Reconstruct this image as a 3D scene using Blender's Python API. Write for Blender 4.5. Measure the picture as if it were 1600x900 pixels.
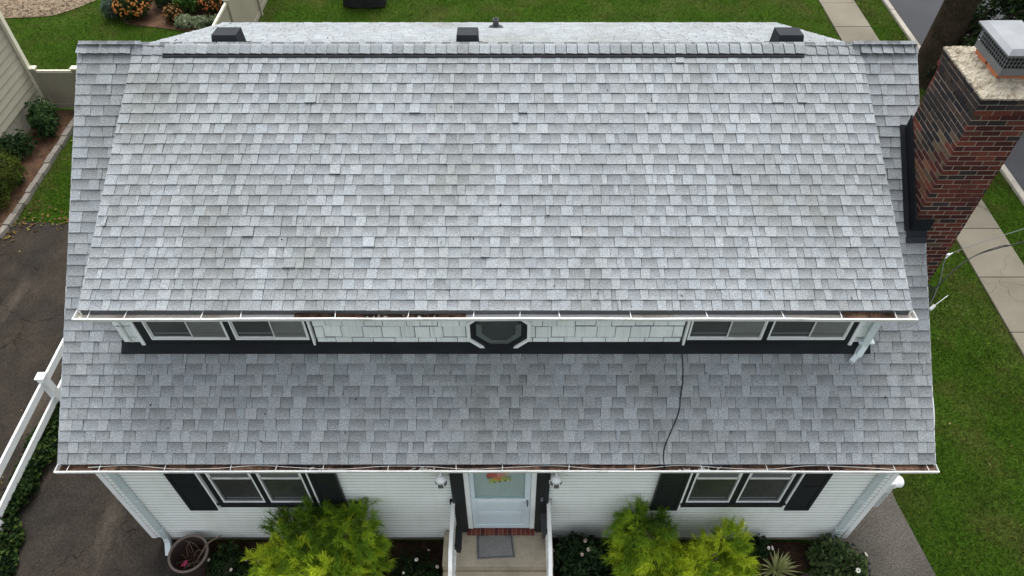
import bpy, math, random
import numpy as np
from mathutils import Vector

random.seed(11)
rng = np.random.default_rng(11)
R = math.radians
SC = bpy.context.scene
COL = SC.collection
for o in list(bpy.data.objects):
    bpy.data.objects.remove(o)

# ------------------------------------------------------------------ camera
cam_d = bpy.data.cameras.new('camera')
cam = bpy.data.objects.new('camera', cam_d)
COL.objects.link(cam)
cam.location = (0.2, 0.0, 11.65)
cam.rotation_euler = (R(90 - 48.2), 0, 0)
cam_d.sensor_fit = 'HORIZONTAL'
cam_d.sensor_width = 36.0
cam_d.lens = 25.76
cam_d.clip_end = 600
SC.camera = cam

# ------------------------------------------------------------------ sky, sun, exposure
SUN_EL, SUN_AZ = 62.0, 4.0          # degrees; azimuth from +Y towards +X
wd = bpy.data.worlds.new('World')
SC.world = wd
wd.use_nodes = True
nt = wd.node_tree
nt.nodes.clear()
w_out = nt.nodes.new('ShaderNodeOutputWorld')
w_bg = nt.nodes.new('ShaderNodeBackground')
w_sky = nt.nodes.new('ShaderNodeTexSky')
w_sky.sky_type = 'NISHITA'
w_sky.sun_disc = False
w_sky.sun_elevation = R(SUN_EL)
w_sky.sun_rotation = R(SUN_AZ)
w_sky.air_density = 1.0
w_sky.dust_density = 4.0
w_sky.ozone_density = 1.0
w_hs = nt.nodes.new('ShaderNodeHueSaturation')      # overcast: grey cloud instead of blue
w_hs.inputs['Saturation'].default_value = 0.22
nt.links.new(w_sky.outputs[0], w_hs.inputs['Color'])
nt.links.new(w_hs.outputs[0], w_bg.inputs[0])
w_bg.inputs[1].default_value = 0.15
nt.links.new(w_bg.outputs[0], w_out.inputs[0])

sd = bpy.data.lights.new('sun', 'SUN')
sd.energy = 0.58
sd.angle = R(35)
sd.color = (1.0, 0.985, 0.96)
sun = bpy.data.objects.new('sun', sd)
COL.objects.link(sun)
sdir = Vector((math.sin(R(SUN_AZ)) * math.cos(R(SUN_EL)), math.cos(R(SUN_AZ)) * math.cos(R(SUN_EL)), math.sin(R(SUN_EL))))
sun.rotation_euler = sdir.to_track_quat('Z', 'Y').to_euler()
sun.location = (0, 40, 40)

vs = SC.view_settings
vs.view_transform = 'Standard'
vs.look = 'None'
vs.exposure = 1.25
vs.gamma = 1.0
vs.use_curve_mapping = False

# ------------------------------------------------------------------ materials
def mat(name, col, rough=0.8, spec=0.3, tone=False, big=(0.6, 0.12), fine=(40, 0.10), bump=(60, 0.0, 0.01),
        metallic=0.0, col2=None, mix=(0.5, 0.4, 0.6), trans=0.0, streak=None, crack=None):
    """world-space procedural surface: col (mixed with col2 in noise patches) times large and fine variation"""
    m = bpy.data.materials.new(name)
    m.use_nodes = True
    n = m.node_tree
    N, L = n.nodes, n.links
    p = N['Principled BSDF']
    geo = N.new('ShaderNodeNewGeometry')
    P = geo.outputs['Position']
    def noise(scale, detail=3.0, rough_=0.55, vec=P):
        t = N.new('ShaderNodeTexNoise')
        t.inputs['Scale'].default_value = scale
        t.inputs['Detail'].default_value = detail
        t.inputs['Roughness'].default_value = rough_
        L.new(vec, t.inputs['Vector'])
        return t.outputs['Fac']
    def ramp(fac, lo, hi, a, b):
        r = N.new('ShaderNodeMapRange')
        r.inputs['From Min'].default_value = lo
        r.inputs['From Max'].default_value = hi
        r.inputs['To Min'].default_value = a
        r.inputs['To Max'].default_value = b
        L.new(fac, r.inputs['Value'])
        return r.outputs[0]
    def mul(c, fac):
        x = N.new('ShaderNodeVectorMath')
        x.operation = 'SCALE'
        L.new(c, x.inputs[0])
        L.new(fac, x.inputs['Scale'])
        return x.outputs[0]
    def mixc(f, a, b, mode='MIX'):
        x = N.new('ShaderNodeMix')
        x.data_type = 'RGBA'
        x.blend_type = mode
        if isinstance(f, float):
            x.inputs[0].default_value = f
        else:
            L.new(f, x.inputs[0])
        L.new(a, x.inputs[6])
        L.new(b, x.inputs[7])
        return x.outputs[2]
    rgb = N.new('ShaderNodeRGB')
    rgb.outputs[0].default_value = (*col, 1)
    c = rgb.outputs[0]
    if col2:
        r2 = N.new('ShaderNodeRGB')
        r2.outputs[0].default_value = (*col2, 1)
        c = mixc(ramp(noise(mix[0], 4), mix[1], mix[2], 0, 1), c, r2.outputs[0])
    if streak:     # (colour, scale vector, lo, hi): stains drawn out along one direction
        r2 = N.new('ShaderNodeRGB')
        r2.outputs[0].default_value = (*streak[0], 1)
        mp = N.new('ShaderNodeVectorMath')
        mp.operation = 'MULTIPLY'
        L.new(P, mp.inputs[0])
        mp.inputs[1].default_value = streak[1]
        c = mixc(ramp(noise(1.0, 4, 0.6, mp.outputs[0]), streak[2], streak[3], 0, 1), c, r2.outputs[0])
    if tone:
        at = N.new('ShaderNodeAttribute')
        at.attribute_name = 'tone'
        c = mixc(1.0, c, at.outputs['Color'], 'MULTIPLY')
    if big[1]:
        c = mul(c, ramp(noise(big[0], 4), 0.3, 0.7, 1 - big[1], 1 + big[1]))
    if fine[1]:
        c = mul(c, ramp(noise(fine[0], 2, 0.7), 0.3, 0.7, 1 - fine[1], 1 + fine[1]))
    if crack:      # (scale, width, strength)
        v = N.new('ShaderNodeTexVoronoi')
        v.feature = 'DISTANCE_TO_EDGE'
        v.inputs['Scale'].default_value = crack[0]
        wp = N.new('ShaderNodeTexNoise')
        wp.inputs['Scale'].default_value = 3.0
        wp.inputs['Detail'].default_value = 5.0
        L.new(P, wp.inputs['Vector'])
        ad = N.new('ShaderNodeVectorMath')
        ad.operation = 'MULTIPLY_ADD'
        ad.inputs[1].default_value = (0.55, 0.55, 0.0)
        L.new(wp.outputs['Color'], ad.inputs[0])
        L.new(P, ad.inputs[2])
        L.new(ad.outputs[0], v.inputs['Vector'])
        k = ramp(v.outputs['Distance'], 0.0, crack[1], 1 - crack[2], 1)
        # only some of the cells' borders are open cracks
        gate = ramp(noise(0.45, 2), 0.48, 0.56, 0, 1)
        mx = N.new('ShaderNodeMath')
        mx.operation = 'MAXIMUM'
        L.new(k, mx.inputs[0])
        L.new(gate, mx.inputs[1])
        c = mul(c, mx.outputs[0])
    L.new(c, p.inputs['Base Color'])
    p.inputs['Roughness'].default_value = rough
    p.inputs['Specular IOR Level'].default_value = spec
    p.inputs['Metallic'].default_value = metallic
    if bump[1]:
        b = N.new('ShaderNodeBump')
        b.inputs['Strength'].default_value = bump[1]
        b.inputs['Distance'].default_value = bump[2]
        L.new(noise(bump[0], 4, 0.65), b.inputs['Height'])
        L.new(b.outputs[0], p.inputs['Normal'])
    if trans:
        t = N.new('ShaderNodeBsdfTranslucent')
        L.new(c, t.inputs['Color'])
        ms = N.new('ShaderNodeMixShader')
        ms.inputs[0].default_value = trans
        L.new(p.outputs[0], ms.inputs[1])
        L.new(t.outputs[0], ms.inputs[2])
        L.new(ms.outputs[0], N['Material Output'].inputs['Surface'])
    return m

def glass_mat(name, tint=(0.9, 0.95, 0.95)):
    m = bpy.data.materials.new(name)
    m.use_nodes = True
    N, L = m.node_tree.nodes, m.node_tree.links
    N.remove(N['Principled BSDF'])
    tr = N.new('ShaderNodeBsdfTransparent')
    tr.inputs[0].default_value = (*tint, 1)
    gl = N.new('ShaderNodeBsdfGlossy')
    gl.inputs['Roughness'].default_value = 0.03
    lw = N.new('ShaderNodeLayerWeight')
    lw.inputs[0].default_value = 0.5
    pw = N.new('ShaderNodeMath')
    pw.operation = 'POWER'
    pw.inputs[1].default_value = 4.0
    L.new(lw.outputs['Facing'], pw.inputs[0])
    fr = N.new('ShaderNodeMath')
    fr.operation = 'MULTIPLY_ADD'
    fr.inputs[1].default_value = 0.7
    fr.inputs[2].default_value = 0.04
    L.new(pw.outputs[0], fr.inputs[0])
    ms = N.new('ShaderNodeMixShader')
    L.new(fr.outputs[0], ms.inputs[0])
    L.new(tr.outputs[0], ms.inputs[1])
    L.new(gl.outputs[0], ms.inputs[2])
    L.new(ms.outputs[0], N['Material Output'].inputs['Surface'])
    return m

M = {}
M['shingle'] = mat('asphalt_shingle', (0.238, 0.258, 0.269), 0.78, 0.35, tone=True, streak=((0.175, 0.187, 0.178), (0.9, 0.45, 0.45), 0.48, 0.74), big=(0.5, 0.06), fine=(105, 0.62), bump=(110, 0.6, 0.008))
M['underlay'] = mat('roof_underlay', (0.09, 0.095, 0.10), 0.95, 0.1)
M['white'] = mat('white_paint', (0.78, 0.80, 0.80), 0.45, 0.4, big=(1.5, 0.05), fine=(30, 0.03))
M['siding'] = mat('white_siding', (0.84, 0.87, 0.85), 0.5, 0.4, tone=True, big=(0.9, 0.05), fine=(25, 0.03),
                  streak=((0.77, 0.81, 0.75), (7.0, 1.0, 0.7), 0.52, 0.75))
M['shake'] = mat('white_wood_shake', (0.76, 0.81, 0.79), 0.75, 0.25, tone=True, big=(2, 0.06), fine=(50, 0.06), bump=(40, 0.35, 0.006),
                 streak=((0.55, 0.60, 0.58), (30.0, 3.0, 2.0), 0.5, 0.8))
M['white_metal'] = mat('white_aluminium', (0.66, 0.67, 0.65), 0.4, 0.45, col2=(0.46, 0.45, 0.41), mix=(5, 0.52, 0.78), big=(2, 0.06), fine=(30, 0.04))
M['downspout'] = mat('pale_blue_aluminium', (0.58, 0.65, 0.66), 0.4, 0.5, big=(2, 0.06), fine=(30, 0.04))
M['gutter_in'] = mat('stained_gutter', (0.62, 0.58, 0.50), 0.8, 0.2, col2=(0.30, 0.25, 0.18), mix=(2.2, 0.50, 0.70), fine=(40, 0.2))
M['black'] = mat('black_paint', (0.010, 0.013, 0.015), 0.5, 0.35, big=(1.5, 0.15), fine=(30, 0.1))
M['flash'] = mat('black_flashing', (0.012, 0.014, 0.017), 0.6, 0.12, big=(3, 0.2), fine=(40, 0.15))
M['slate_metal'] = mat('slate_grey_metal', (0.022, 0.025, 0.029), 0.7, 0.1, big=(2, 0.1), fine=(30, 0.08))
M['sash_grey'] = mat('grey_screen_frame', (0.13, 0.14, 0.14), 0.5, 0.3, fine=(30, 0.05))
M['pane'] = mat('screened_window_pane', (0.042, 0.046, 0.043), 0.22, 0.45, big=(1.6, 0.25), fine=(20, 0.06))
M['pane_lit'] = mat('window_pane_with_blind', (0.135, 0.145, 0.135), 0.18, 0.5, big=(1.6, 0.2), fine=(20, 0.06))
M['glass'] = glass_mat('storm_door_glass')
M['door'] = mat('pale_blue_door', (0.60, 0.69, 0.74), 0.4, 0.4, big=(2, 0.04), fine=(30, 0.03))
M['inner_door'] = mat('inner_door_paint', (0.50, 0.56, 0.55), 0.5, 0.3, big=(2, 0.08), fine=(30, 0.03))
M['brick'] = mat('chimney_brick', (1, 1, 1), 0.9, 0.2, tone=True, big=(5, 0.18), fine=(60, 0.25), bump=(70, 0.6, 0.006))
M['mortar'] = mat('mortar', (0.33, 0.275, 0.22), 0.95, 0.1, fine=(70, 0.2), bump=(80, 0.5, 0.005),
                  streak=((0.13, 0.105, 0.085), (1.5, 1.5, 1.2), 0.5, 0.66))
M['crown'] = mat('weathered_chimney_crown', (0.37, 0.33, 0.255), 0.95, 0.15, col2=(0.17, 0.14, 0.10), mix=(9, 0.46, 0.68), fine=(55, 0.28), bump=(16, 1.0, 0.05))
M['flue'] = mat('terracotta_flue', (0.38, 0.13, 0.06), 0.85, 0.2, fine=(50, 0.2))
M['steel'] = mat('galvanised_steel', (0.20, 0.21, 0.22), 0.45, 0.5, metallic=0.6, big=(4, 0.12), fine=(30, 0.06))
M['concrete'] = mat('pale_concrete', (0.155, 0.139, 0.107), 0.92, 0.15, tone=True, big=(0.9, 0.12), fine=(45, 0.13), bump=(60, 0.3, 0.005), crack=(0.55, 0.006, 0.5))
M['stoop'] = mat('stoop_concrete', (0.36, 0.315, 0.235), 0.92, 0.15, big=(2.5, 0.18), fine=(45, 0.12), bump=(60, 0.3, 0.005),
                 streak=((0.26, 0.22, 0.16), (2.2, 2.2, 2.2), 0.5, 0.72))
M['path'] = mat('exposed_aggregate_path', (0.085, 0.077, 0.066), 0.95, 0.15, col2=(0.056, 0.050, 0.042), mix=(1.3, 0.4, 0.7), fine=(38, 0.42), bump=(50, 0.5, 0.01))
M['asphalt'] = mat('old_brown_asphalt', (0.040, 0.033, 0.026), 0.95, 0.05, col2=(0.027, 0.024, 0.021), mix=(0.8, 0.38, 0.62), big=(2.5, 0.16), fine=(40, 0.36), bump=(60, 0.5, 0.008),
                   crack=(0.42, 0.006, 0.55), streak=((0.08, 0.067, 0.052), (1.6, 0.32, 1), 0.58, 0.8))
M['road'] = mat('road_asphalt', (0.050, 0.051, 0.055), 0.95, 0.15, big=(0.5, 0.12), fine=(35, 0.2), bump=(60, 0.4, 0.008))
M['kerb'] = mat('kerb_concrete', (0.30, 0.275, 0.23), 0.95, 0.15, big=(1.5, 0.15), fine=(30, 0.2))
M['soil'] = mat('dark_mulch', (0.028, 0.018, 0.013), 1.0, 0.1, col2=(0.05, 0.028, 0.018), mix=(5, 0.45, 0.65), fine=(45, 0.45), bump=(25, 1.0, 0.04))
M['mulch'] = mat('brown_mulch', (0.11, 0.062, 0.038), 1.0, 0.1, col2=(0.06, 0.038, 0.025), mix=(4, 0.45, 0.65), fine=(35, 0.5), bump=(25, 1.0, 0.04))
M['chips'] = mat('pale_wood_chips', (0.24, 0.19, 0.13), 1.0, 0.1, col2=(0.13, 0.09, 0.06), mix=(4, 0.4, 0.65), fine=(18, 0.5), bump=(18, 1.0, 0.05))
M['lawn'] = mat('lawn_ground', (0.026, 0.056, 0.005), 1.0, 0.03, col2=(0.042, 0.058, 0.012), mix=(0.55, 0.45, 0.7), big=(0.9, 0.2), fine=(22, 0.4), bump=(30, 1.0, 0.03))
M['blade'] = mat('grass_blade', (0.055, 0.106, 0.011), 0.9, 0.04, tone=True, col2=(0.100, 0.098, 0.026), mix=(1.1, 0.47, 0.68), big=(1.7, 0.36), fine=(12, 0.30), trans=0.25)
M['leaf'] = mat('leaf', (1, 1, 1), 0.65, 0.12, tone=True, big=(3, 0.1), fine=(20, 0.1), trans=0.35)
M['bark'] = mat('bark', (0.042, 0.031, 0.021), 0.95, 0.05, col2=(0.026, 0.022, 0.014), mix=(3, 0.4, 0.6), fine=(20, 0.4), bump=(14, 1.0, 0.05))
M['twig'] = mat('dry_twig', (0.14, 0.10, 0.075), 0.9, 0.1, fine=(30, 0.3))
M['beige'] = mat('beige_vinyl_fence', (0.27, 0.25, 0.185), 0.6, 0.3, big=(0.9, 0.08), fine=(20, 0.05))
M['cream'] = mat('cream_vinyl', (0.66, 0.63, 0.50), 0.5, 0.3, big=(1.5, 0.06), fine=(20, 0.05))
M['beige_siding'] = mat('beige_siding', (0.33, 0.31, 0.235), 0.6, 0.3, big=(0.8, 0.08), fine=(20, 0.05))
M['block'] = mat('painted_block', (0.32, 0.305, 0.24), 0.9, 0.2, big=(2, 0.15), fine=(40, 0.15), bump=(40, 0.4, 0.01))
M['edging'] = mat('edging_stone', (0.19, 0.175, 0.15), 0.95, 0.15, tone=True, big=(4, 0.2), fine=(40, 0.25), bump=(30, 0.6, 0.015))
M['pot'] = mat('dark_brown_pot', (0.045, 0.030, 0.026), 0.6, 0.3, big=(4, 0.15), fine=(30, 0.15))
M['pot_rim'] = mat('worn_pot_rim', (0.14, 0.11, 0.095), 0.7, 0.3, fine=(30, 0.2))
M['mat'] = mat('grey_rubber_mat', (0.20, 0.195, 0.185), 0.9, 0.2, big=(5, 0.12), fine=(60, 0.2), bump=(120, 0.6, 0.006))
M['cover'] = mat('black_vinyl_cover', (0.009, 0.009, 0.010), 0.6, 0.3, big=(3, 0.2))
M['cable'] = mat('black_cable', (0.012, 0.012, 0.013), 0.6, 0.3)
M['paint'] = mat('flower_paint', (1, 1, 1), 0.6, 0.3, tone=True, fine=(40, 0.1))
M['litter'] = mat('leaf_litter', (0.17, 0.10, 0.065), 1.0, 0.1, col2=(0.055, 0.035, 0.026), mix=(7, 0.42, 0.6), fine=(60, 0.5), bump=(50, 1.0, 0.02))
M['grey_box'] = mat('grey_meter_box', (0.42, 0.44, 0.43), 0.5, 0.4, fine=(30, 0.08))
M['charcoal'] = mat('charcoal_plastic', (0.035, 0.036, 0.040), 0.5, 0.4, big=(4, 0.1))

# ------------------------------------------------------------------ mesh helpers
WORLD = {}                                   # object name -> world origin

def finish(o, parent, origin):
    WORLD[o.name] = origin
    if parent is not None:
        o.parent = parent
        po = WORLD[parent.name]
        o.location = [origin[i] - po[i] for i in range(3)]
    else:
        o.location = origin

def tag(o, label=None, cat=None, group=None, kind=None):
    if label: o['label'] = label
    if cat: o['category'] = cat
    if group: o['group'] = group
    if kind: o['kind'] = kind
    return o

def thing(name, loc, label, cat, group=None):
    o = bpy.data.objects.new(name, None)
    o.empty_display_size = 0.2
    COL.objects.link(o)
    finish(o, None, tuple(loc))
    return tag(o, label, cat, group)

def npobj(name, V, F, tone, material, parent=None, smooth=False):
    """V (n,3), F list/array of faces (all the same length), tone (n,3) or None"""
    V = np.asarray(V, dtype=np.float64).reshape(-1, 3)
    F = np.asarray(F, dtype=np.int32)
    k = F.shape[1]
    lo, hi = V.min(0), V.max(0)
    org = np.array([(lo[0] + hi[0]) / 2, (lo[1] + hi[1]) / 2, lo[2]])
    me = bpy.data.meshes.new(name)
    me.vertices.add(len(V))
    me.vertices.foreach_set('co', (V - org).astype(np.float32).ravel())
    me.loops.add(F.size)
    me.loops.foreach_set('vertex_index', F.ravel())
    me.polygons.add(len(F))
    me.polygons.foreach_set('loop_start', np.arange(0, F.size, k, dtype=np.int32))
    try:
        me.polygons.foreach_set('loop_total', np.full(len(F), k, dtype=np.int32))
    except Exception:
        pass
    me.polygons.foreach_set('use_smooth', np.full(len(F), bool(smooth)))
    me.update(calc_edges=True)
    if tone is not None:
        a = me.attributes.new('tone', 'FLOAT_COLOR', 'POINT')
        t = np.ones((len(V), 4), dtype=np.float32)
        t[:, :3] = np.asarray(tone)
        a.data.foreach_set('color', t.ravel())
    me.materials.append(material)
    o = bpy.data.objects.new(name, me)
    COL.objects.link(o)
    finish(o, parent, tuple(float(x) for x in org))
    return o

class MB:
    def __init__(s):
        s.v, s.f, s.t = [], [], []
    def add(s, vs_, fs_, tone=(1, 1, 1)):
        b = len(s.v)
        s.v += [tuple(v) for v in vs_]
        s.t += [tone] * len(vs_)
        s.f += [tuple(i + b for i in f) for f in fs_]
        return s
    def box(s, x0, x1, y0, y1, z0, z1, tone=(1, 1, 1)):
        return s.add([(x0, y0, z0), (x1, y0, z0), (x1, y1, z0), (x0, y1, z0), (x0, y0, z1), (x1, y0, z1), (x1, y1, z1), (x0, y1, z1)],
                     [(3, 2, 1, 0), (4, 5, 6, 7), (0, 1, 5, 4), (1, 2, 6, 5), (2, 3, 7, 6), (3, 0, 4, 7)], tone)
    def cbox(s, x0, x1, y0, y1, z0, z1, c=0.006, tone=(1, 1, 1)):
        """box with chamfered top/vertical edges"""
        vs_ = []
        for z, i in ((z0, 0), (z1 - c, 0), (z1, c)):
            vs_ += [(x0 + c + i, y0 + i, z), (x1 - c - i, y0 + i, z), (x1 - i, y0 + c + i, z), (x1 - i, y1 - c - i, z),
                    (x1 - c - i, y1 - i, z), (x0 + c + i, y1 - i, z), (x0 + i, y1 - c - i, z), (x0 + i, y0 + c + i, z)]
        fs_ = [tuple(range(7, -1, -1)), tuple(range(16, 24))]
        for L_ in (0, 8):
            for i in range(8):
                j = (i + 1) % 8
                fs_.append((L_ + i, L_ + j, L_ + 8 + j, L_ + 8 + i))
        return s.add(vs_, fs_, tone)
    def prism(s, poly, ext, tone=(1, 1, 1)):
        """poly: list of 3D points in a plane; ext: extrusion vector"""
        n = len(poly)
        e = Vector(ext)
        top = [tuple(Vector(p) + e) for p in poly]
        fs_ = [tuple(range(n)), tuple(range(2 * n - 1, n - 1, -1))]
        for i in range(n):
            j = (i + 1) % n
            fs_.append((j, i, n + i, n + j))
        return s.add(list(poly) + top, fs_, tone)
    def bar(s, p, q, w, h, up=(0, 0, 1), tone=(1, 1, 1)):
        p, q, up = Vector(p), Vector(q), Vector(up)
        d = (q - p).normalized()
        sd_ = d.cross(up).normalized()
        u2 = sd_.cross(d).normalized()
        vs_ = []
        for c in (p, q):
            for a, b in ((-1, -1), (1, -1), (1, 1), (-1, 1)):
                vs_.append(tuple(c + sd_ * a * w / 2 + u2 * b * h / 2))
        return s.add(vs_, [(3, 2, 1, 0), (4, 5, 6, 7), (0, 1, 5, 4), (1, 2, 6, 5), (2, 3, 7, 6), (3, 0, 4, 7)], tone)
    def tube(s, pts, r, n=8, tone=(1, 1, 1), cap=True):
        pts = [Vector(p) for p in pts]
        rr = r if isinstance(r, (list, tuple)) else [r] * len(pts)
        vs_, fs_ = [], []
        up = Vector((0.13, 0.21, 0.97))
        for i, p in enumerate(pts):
            d = (pts[min(i + 1, len(pts) - 1)] - pts[max(i - 1, 0)]).normalized()
            if abs(d.dot(up)) > 0.98:
                up = Vector((1, 0.1, 0))
            a = d.cross(up).normalized()
            b = a.cross(d).normalized()
            for k in range(n):
                t = 2 * math.pi * k / n
                vs_.append(tuple(p + a * math.cos(t) * rr[i] + b * math.sin(t) * rr[i]))
        for i in range(len(pts) - 1):
            for k in range(n):
                k2 = (k + 1) % n
                fs_.append((i * n + k, i * n + k2, (i + 1) * n + k2, (i + 1) * n + k))
        if cap:
            fs_.append(tuple(range(n - 1, -1, -1)))
            fs_.append(tuple(range((len(pts) - 1) * n, len(pts) * n)))
        return s.add(vs_, fs_, tone)
    def lathe(s, prof, c, n=24, axis='z', tone=(1, 1, 1), cap=True):
        """prof: list of (r, h)"""
        vs_, fs_ = [], []
        for r, h in prof:
            for k in range(n):
                t = 2 * math.pi * k / n
                a, b = r * math.cos(t), r * math.sin(t)
                if axis == 'z': vs_.append((c[0] + a, c[1] + b, c[2] + h))
                elif axis == 'x': vs_.append((c[0] + h, c[1] + a, c[2] + b))
                else: vs_.append((c[0] + a, c[1] - h, c[2] + b))
        for i in range(len(prof) - 1):
            for k in range(n):
                k2 = (k + 1) % n
                fs_.append((i * n + k, i * n + k2, (i + 1) * n + k2, (i + 1) * n + k))
        if cap:
            fs_.append(tuple(range(n - 1, -1, -1)))
            fs_.append(tuple(range((len(prof) - 1) * n, len(prof) * n)))
        return s.add(vs_, fs_, tone)
    def build(s, name, material, parent=None, smooth=False):
        V = np.array(s.v)
        lo, hi = V.min(0), V.max(0)
        org = np.array([(lo[0] + hi[0]) / 2, (lo[1] + hi[1]) / 2, lo[2]])
        me = bpy.data.meshes.new(name)
        me.from_pydata([tuple(v) for v in (V - org)], [], s.f)
        if smooth:
            for p in me.polygons:
                p.use_smooth = len(p.vertices) == 4
        a = me.attributes.new('tone', 'FLOAT_COLOR', 'POINT')
        t = np.ones((len(V), 4), dtype=np.float32)
        t[:, :3] = np.array(s.t)
        a.data.foreach_set('color', t.ravel())
        me.materials.append(material)
        o = bpy.data.objects.new(name, me)
        COL.objects.link(o)
        finish(o, parent, tuple(float(x) for x in org))
        return o

def spline(pts, n=8):
    """Catmull-Rom through pts"""
    P_ = [Vector(p) for p in pts]
    P_ = [P_[0] * 2 - P_[1]] + P_ + [P_[-1] * 2 - P_[-2]]
    out = []
    for i in range(1, len(P_) - 2):
        for k in range(n):
            t = k / n
            a, b, c, d = P_[i - 1], P_[i], P_[i + 1], P_[i + 2]
            out.append(0.5 * ((2 * b) + (c - a) * t + (2 * a - 5 * b + 4 * c - d) * t * t + (3 * b - a - 3 * c + d) * t ** 3))
    out.append(P_[-2])
    return out

# ------------------------------------------------------------------ foliage helpers
def unit(v):
    return v / np.maximum(np.linalg.norm(v, axis=1, keepdims=True), 1e-9)

def leaf_mesh(C, Nrm, L_, W_, tone, curl=0.25):
    """a pointed, folded leaf (two triangles along the mid rib) at every centre"""
    n = len(C)
    rnd = rng.normal(size=(n, 3))
    T = unit(np.cross(Nrm, rnd))
    B = np.cross(Nrm, T)
    L_ = np.broadcast_to(L_, (n,))[:, None]
    W_ = np.broadcast_to(W_, (n,))[:, None]
    base = C - T * L_ * 0.5
    tip = C + T * L_ * 0.5 - Nrm * L_ * curl
    l = C + B * W_ * 0.5 + Nrm * W_ * 0.18
    r = C - B * W_ * 0.5 + Nrm * W_ * 0.18
    V = np.stack([base, r, tip, l], 1).reshape(-1, 3)
    i = np.arange(n)[:, None] * 4
    F = np.concatenate([i + [0, 1, 2], i + [0, 2, 3]], 0)
    return V, F, np.repeat(tone, 4, 0)

def cloud(ells, n, inner=0.55, lump=0.16, seed=0):
    """points and outward normals spread through lumpy ellipsoids (cx,cy,cz,rx,ry,rz)"""
    g = np.random.default_rng(seed)
    E_ = np.array(ells, dtype=float)
    w = E_[:, 3] * E_[:, 4] + E_[:, 4] * E_[:, 5] + E_[:, 3] * E_[:, 5]
    idx = g.choice(len(E_), n, p=w / w.sum())
    d = unit(g.normal(size=(n, 3)))
    ph = g.uniform(0, 6.28, (len(E_), 6))[idx]
    lumpf = 1 + lump * (np.sin(d[:, 0] * 5 + ph[:, 0]) * np.sin(d[:, 1] * 6 + ph[:, 1]) + np.sin(d[:, 2] * 7 + ph[:, 2]) * np.sin(d[:, 0] * 9 + ph[:, 3]))
    r = (inner + (1 - inner) * g.random(n) ** 0.6) * lumpf
    C = E_[idx, :3] + d * E_[idx, 3:] * r[:, None]
    keep = C[:, 2] > 0.02
    Nn = unit(d / E_[idx, 3:])
    return C[keep], Nn[keep], r[keep], idx[keep]

def tones(C, cols, jitter=0.25, freq=4.0, seed=0):
    """leaf colours: mixes of the given colours in clumps"""
    g = np.random.default_rng(seed)
    cols = np.array(cols)
    ph = g.uniform(0, 6.28, 3)
    k = 0.5 + 0.5 * np.sin(C[:, 0] * freq + ph[0]) * np.sin(C[:, 1] * freq * 1.1 + ph[1]) * np.sin(C[:, 2] * freq * 1.3 + ph[2])
    k = np.clip(k + g.normal(0, 0.28, len(C)), 0, 0.999) * (len(cols) - 1)
    i = k.astype(int)
    f = (k - i)[:, None]
    c = cols[i] * (1 - f) + cols[np.minimum(i + 1, len(cols) - 1)] * f
    return c * (1 + g.uniform(-jitter, jitter, (len(C), 1)))

def shrub(name, label, cat, ells, n, size, cols, base, group=None, aspect=0.5, inner=0.5, seed=1, stems=5, stem_mat='twig', flowers=None):
    t = thing(name, (base[0], base[1], 0.0), label, cat, group)
    C, Nn, r, ix = cloud(ells, n, inner=inner, seed=seed)
    g = np.random.default_rng(seed + 5)
    Nn = unit(Nn + g.normal(0, 0.55, Nn.shape) + np.array([0, 0, 0.35]))
    sz = size * g.uniform(0.6, 1.35, len(C))
    V, F, T = leaf_mesh(C, Nn, sz, sz * aspect, tones(C, cols, seed=seed))
    npobj('foliage', V, F, T, M['leaf'], t)
    mb = MB()
    for k in range(stems):
        e = ells[k % len(ells)]
        a = random.uniform(0, 6.28)
        q = (e[0] + math.cos(a) * e[3] * 0.45, e[1] + math.sin(a) * e[4] * 0.45, e[2] + e[5] * random.uniform(0.2, 0.7))
        mid = ((base[0] + q[0]) / 2 + random.uniform(-.04, .04), (base[1] + q[1]) / 2, max(0.05, q[2] * 0.55))
        mb.tube(spline([(base[0] + random.uniform(-.05, .05), base[1] + random.uniform(-.05, .05), -0.02), mid, q], 4), [0.014] * 5 + [0.011] * 3 + [0.006], 6)
    mb.build('stem', M[stem_mat], t)
    if flowers:
        fc, fn, fs, nf, half = flowers       # colours, petals, size, count, only upper part
        C, Nn, r, ix = cloud(ells, nf * 3, inner=0.97, lump=0.1, seed=seed + 9)
        ok = Nn[:, 2] > half
        C, Nn = C[ok][:nf] + Nn[ok][:nf] * 0.03, unit(Nn[ok][:nf] + np.array([0, -0.2, 0.8]))
        mb = MB()
        for c, nn in zip(C, Nn):
            add_flower(mb, Vector(c), Vector(nn), fs * random.uniform(0.7, 1.2), fn, random.choice(fc), (0.16, 0.08, 0.02))
        if mb.v:
            o = mb.build('flowers', M['paint'], t)
            tag(o, kind='stuff')
    return t

def add_flower(mb, c, nrm, r, petals, col, centre):
    a = nrm.orthogonal().normalized()
    b = nrm.cross(a)
    rot = random.uniform(0, 6.28)
    for k in range(petals):
        t = rot + 6.283 * k / petals
        d = a * math.cos(t) + b * math.sin(t)
        s_ = a * -math.sin(t) + b * math.cos(t)
        w = r * 2.2 / petals
        col2 = tuple(x * random.uniform(0.8, 1.1) for x in col)
        mb.add([c, c + d * r * 0.6 + s_ * w, c + d * r - nrm * r * 0.2, c + d * r * 0.6 - s_ * w], [(0, 3, 2), (0, 2, 1)], col2)
    q = r * 0.28
    mb.add([c + nrm * q * 0.9] + [c + (a * math.cos(1.257 * i) + b * math.sin(1.257 * i)) * q + nrm * q * 0.2 for i in range(5)],
           [(0, i + 1, (i + 1) % 5 + 1) for i in range(5)], centre)

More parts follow.
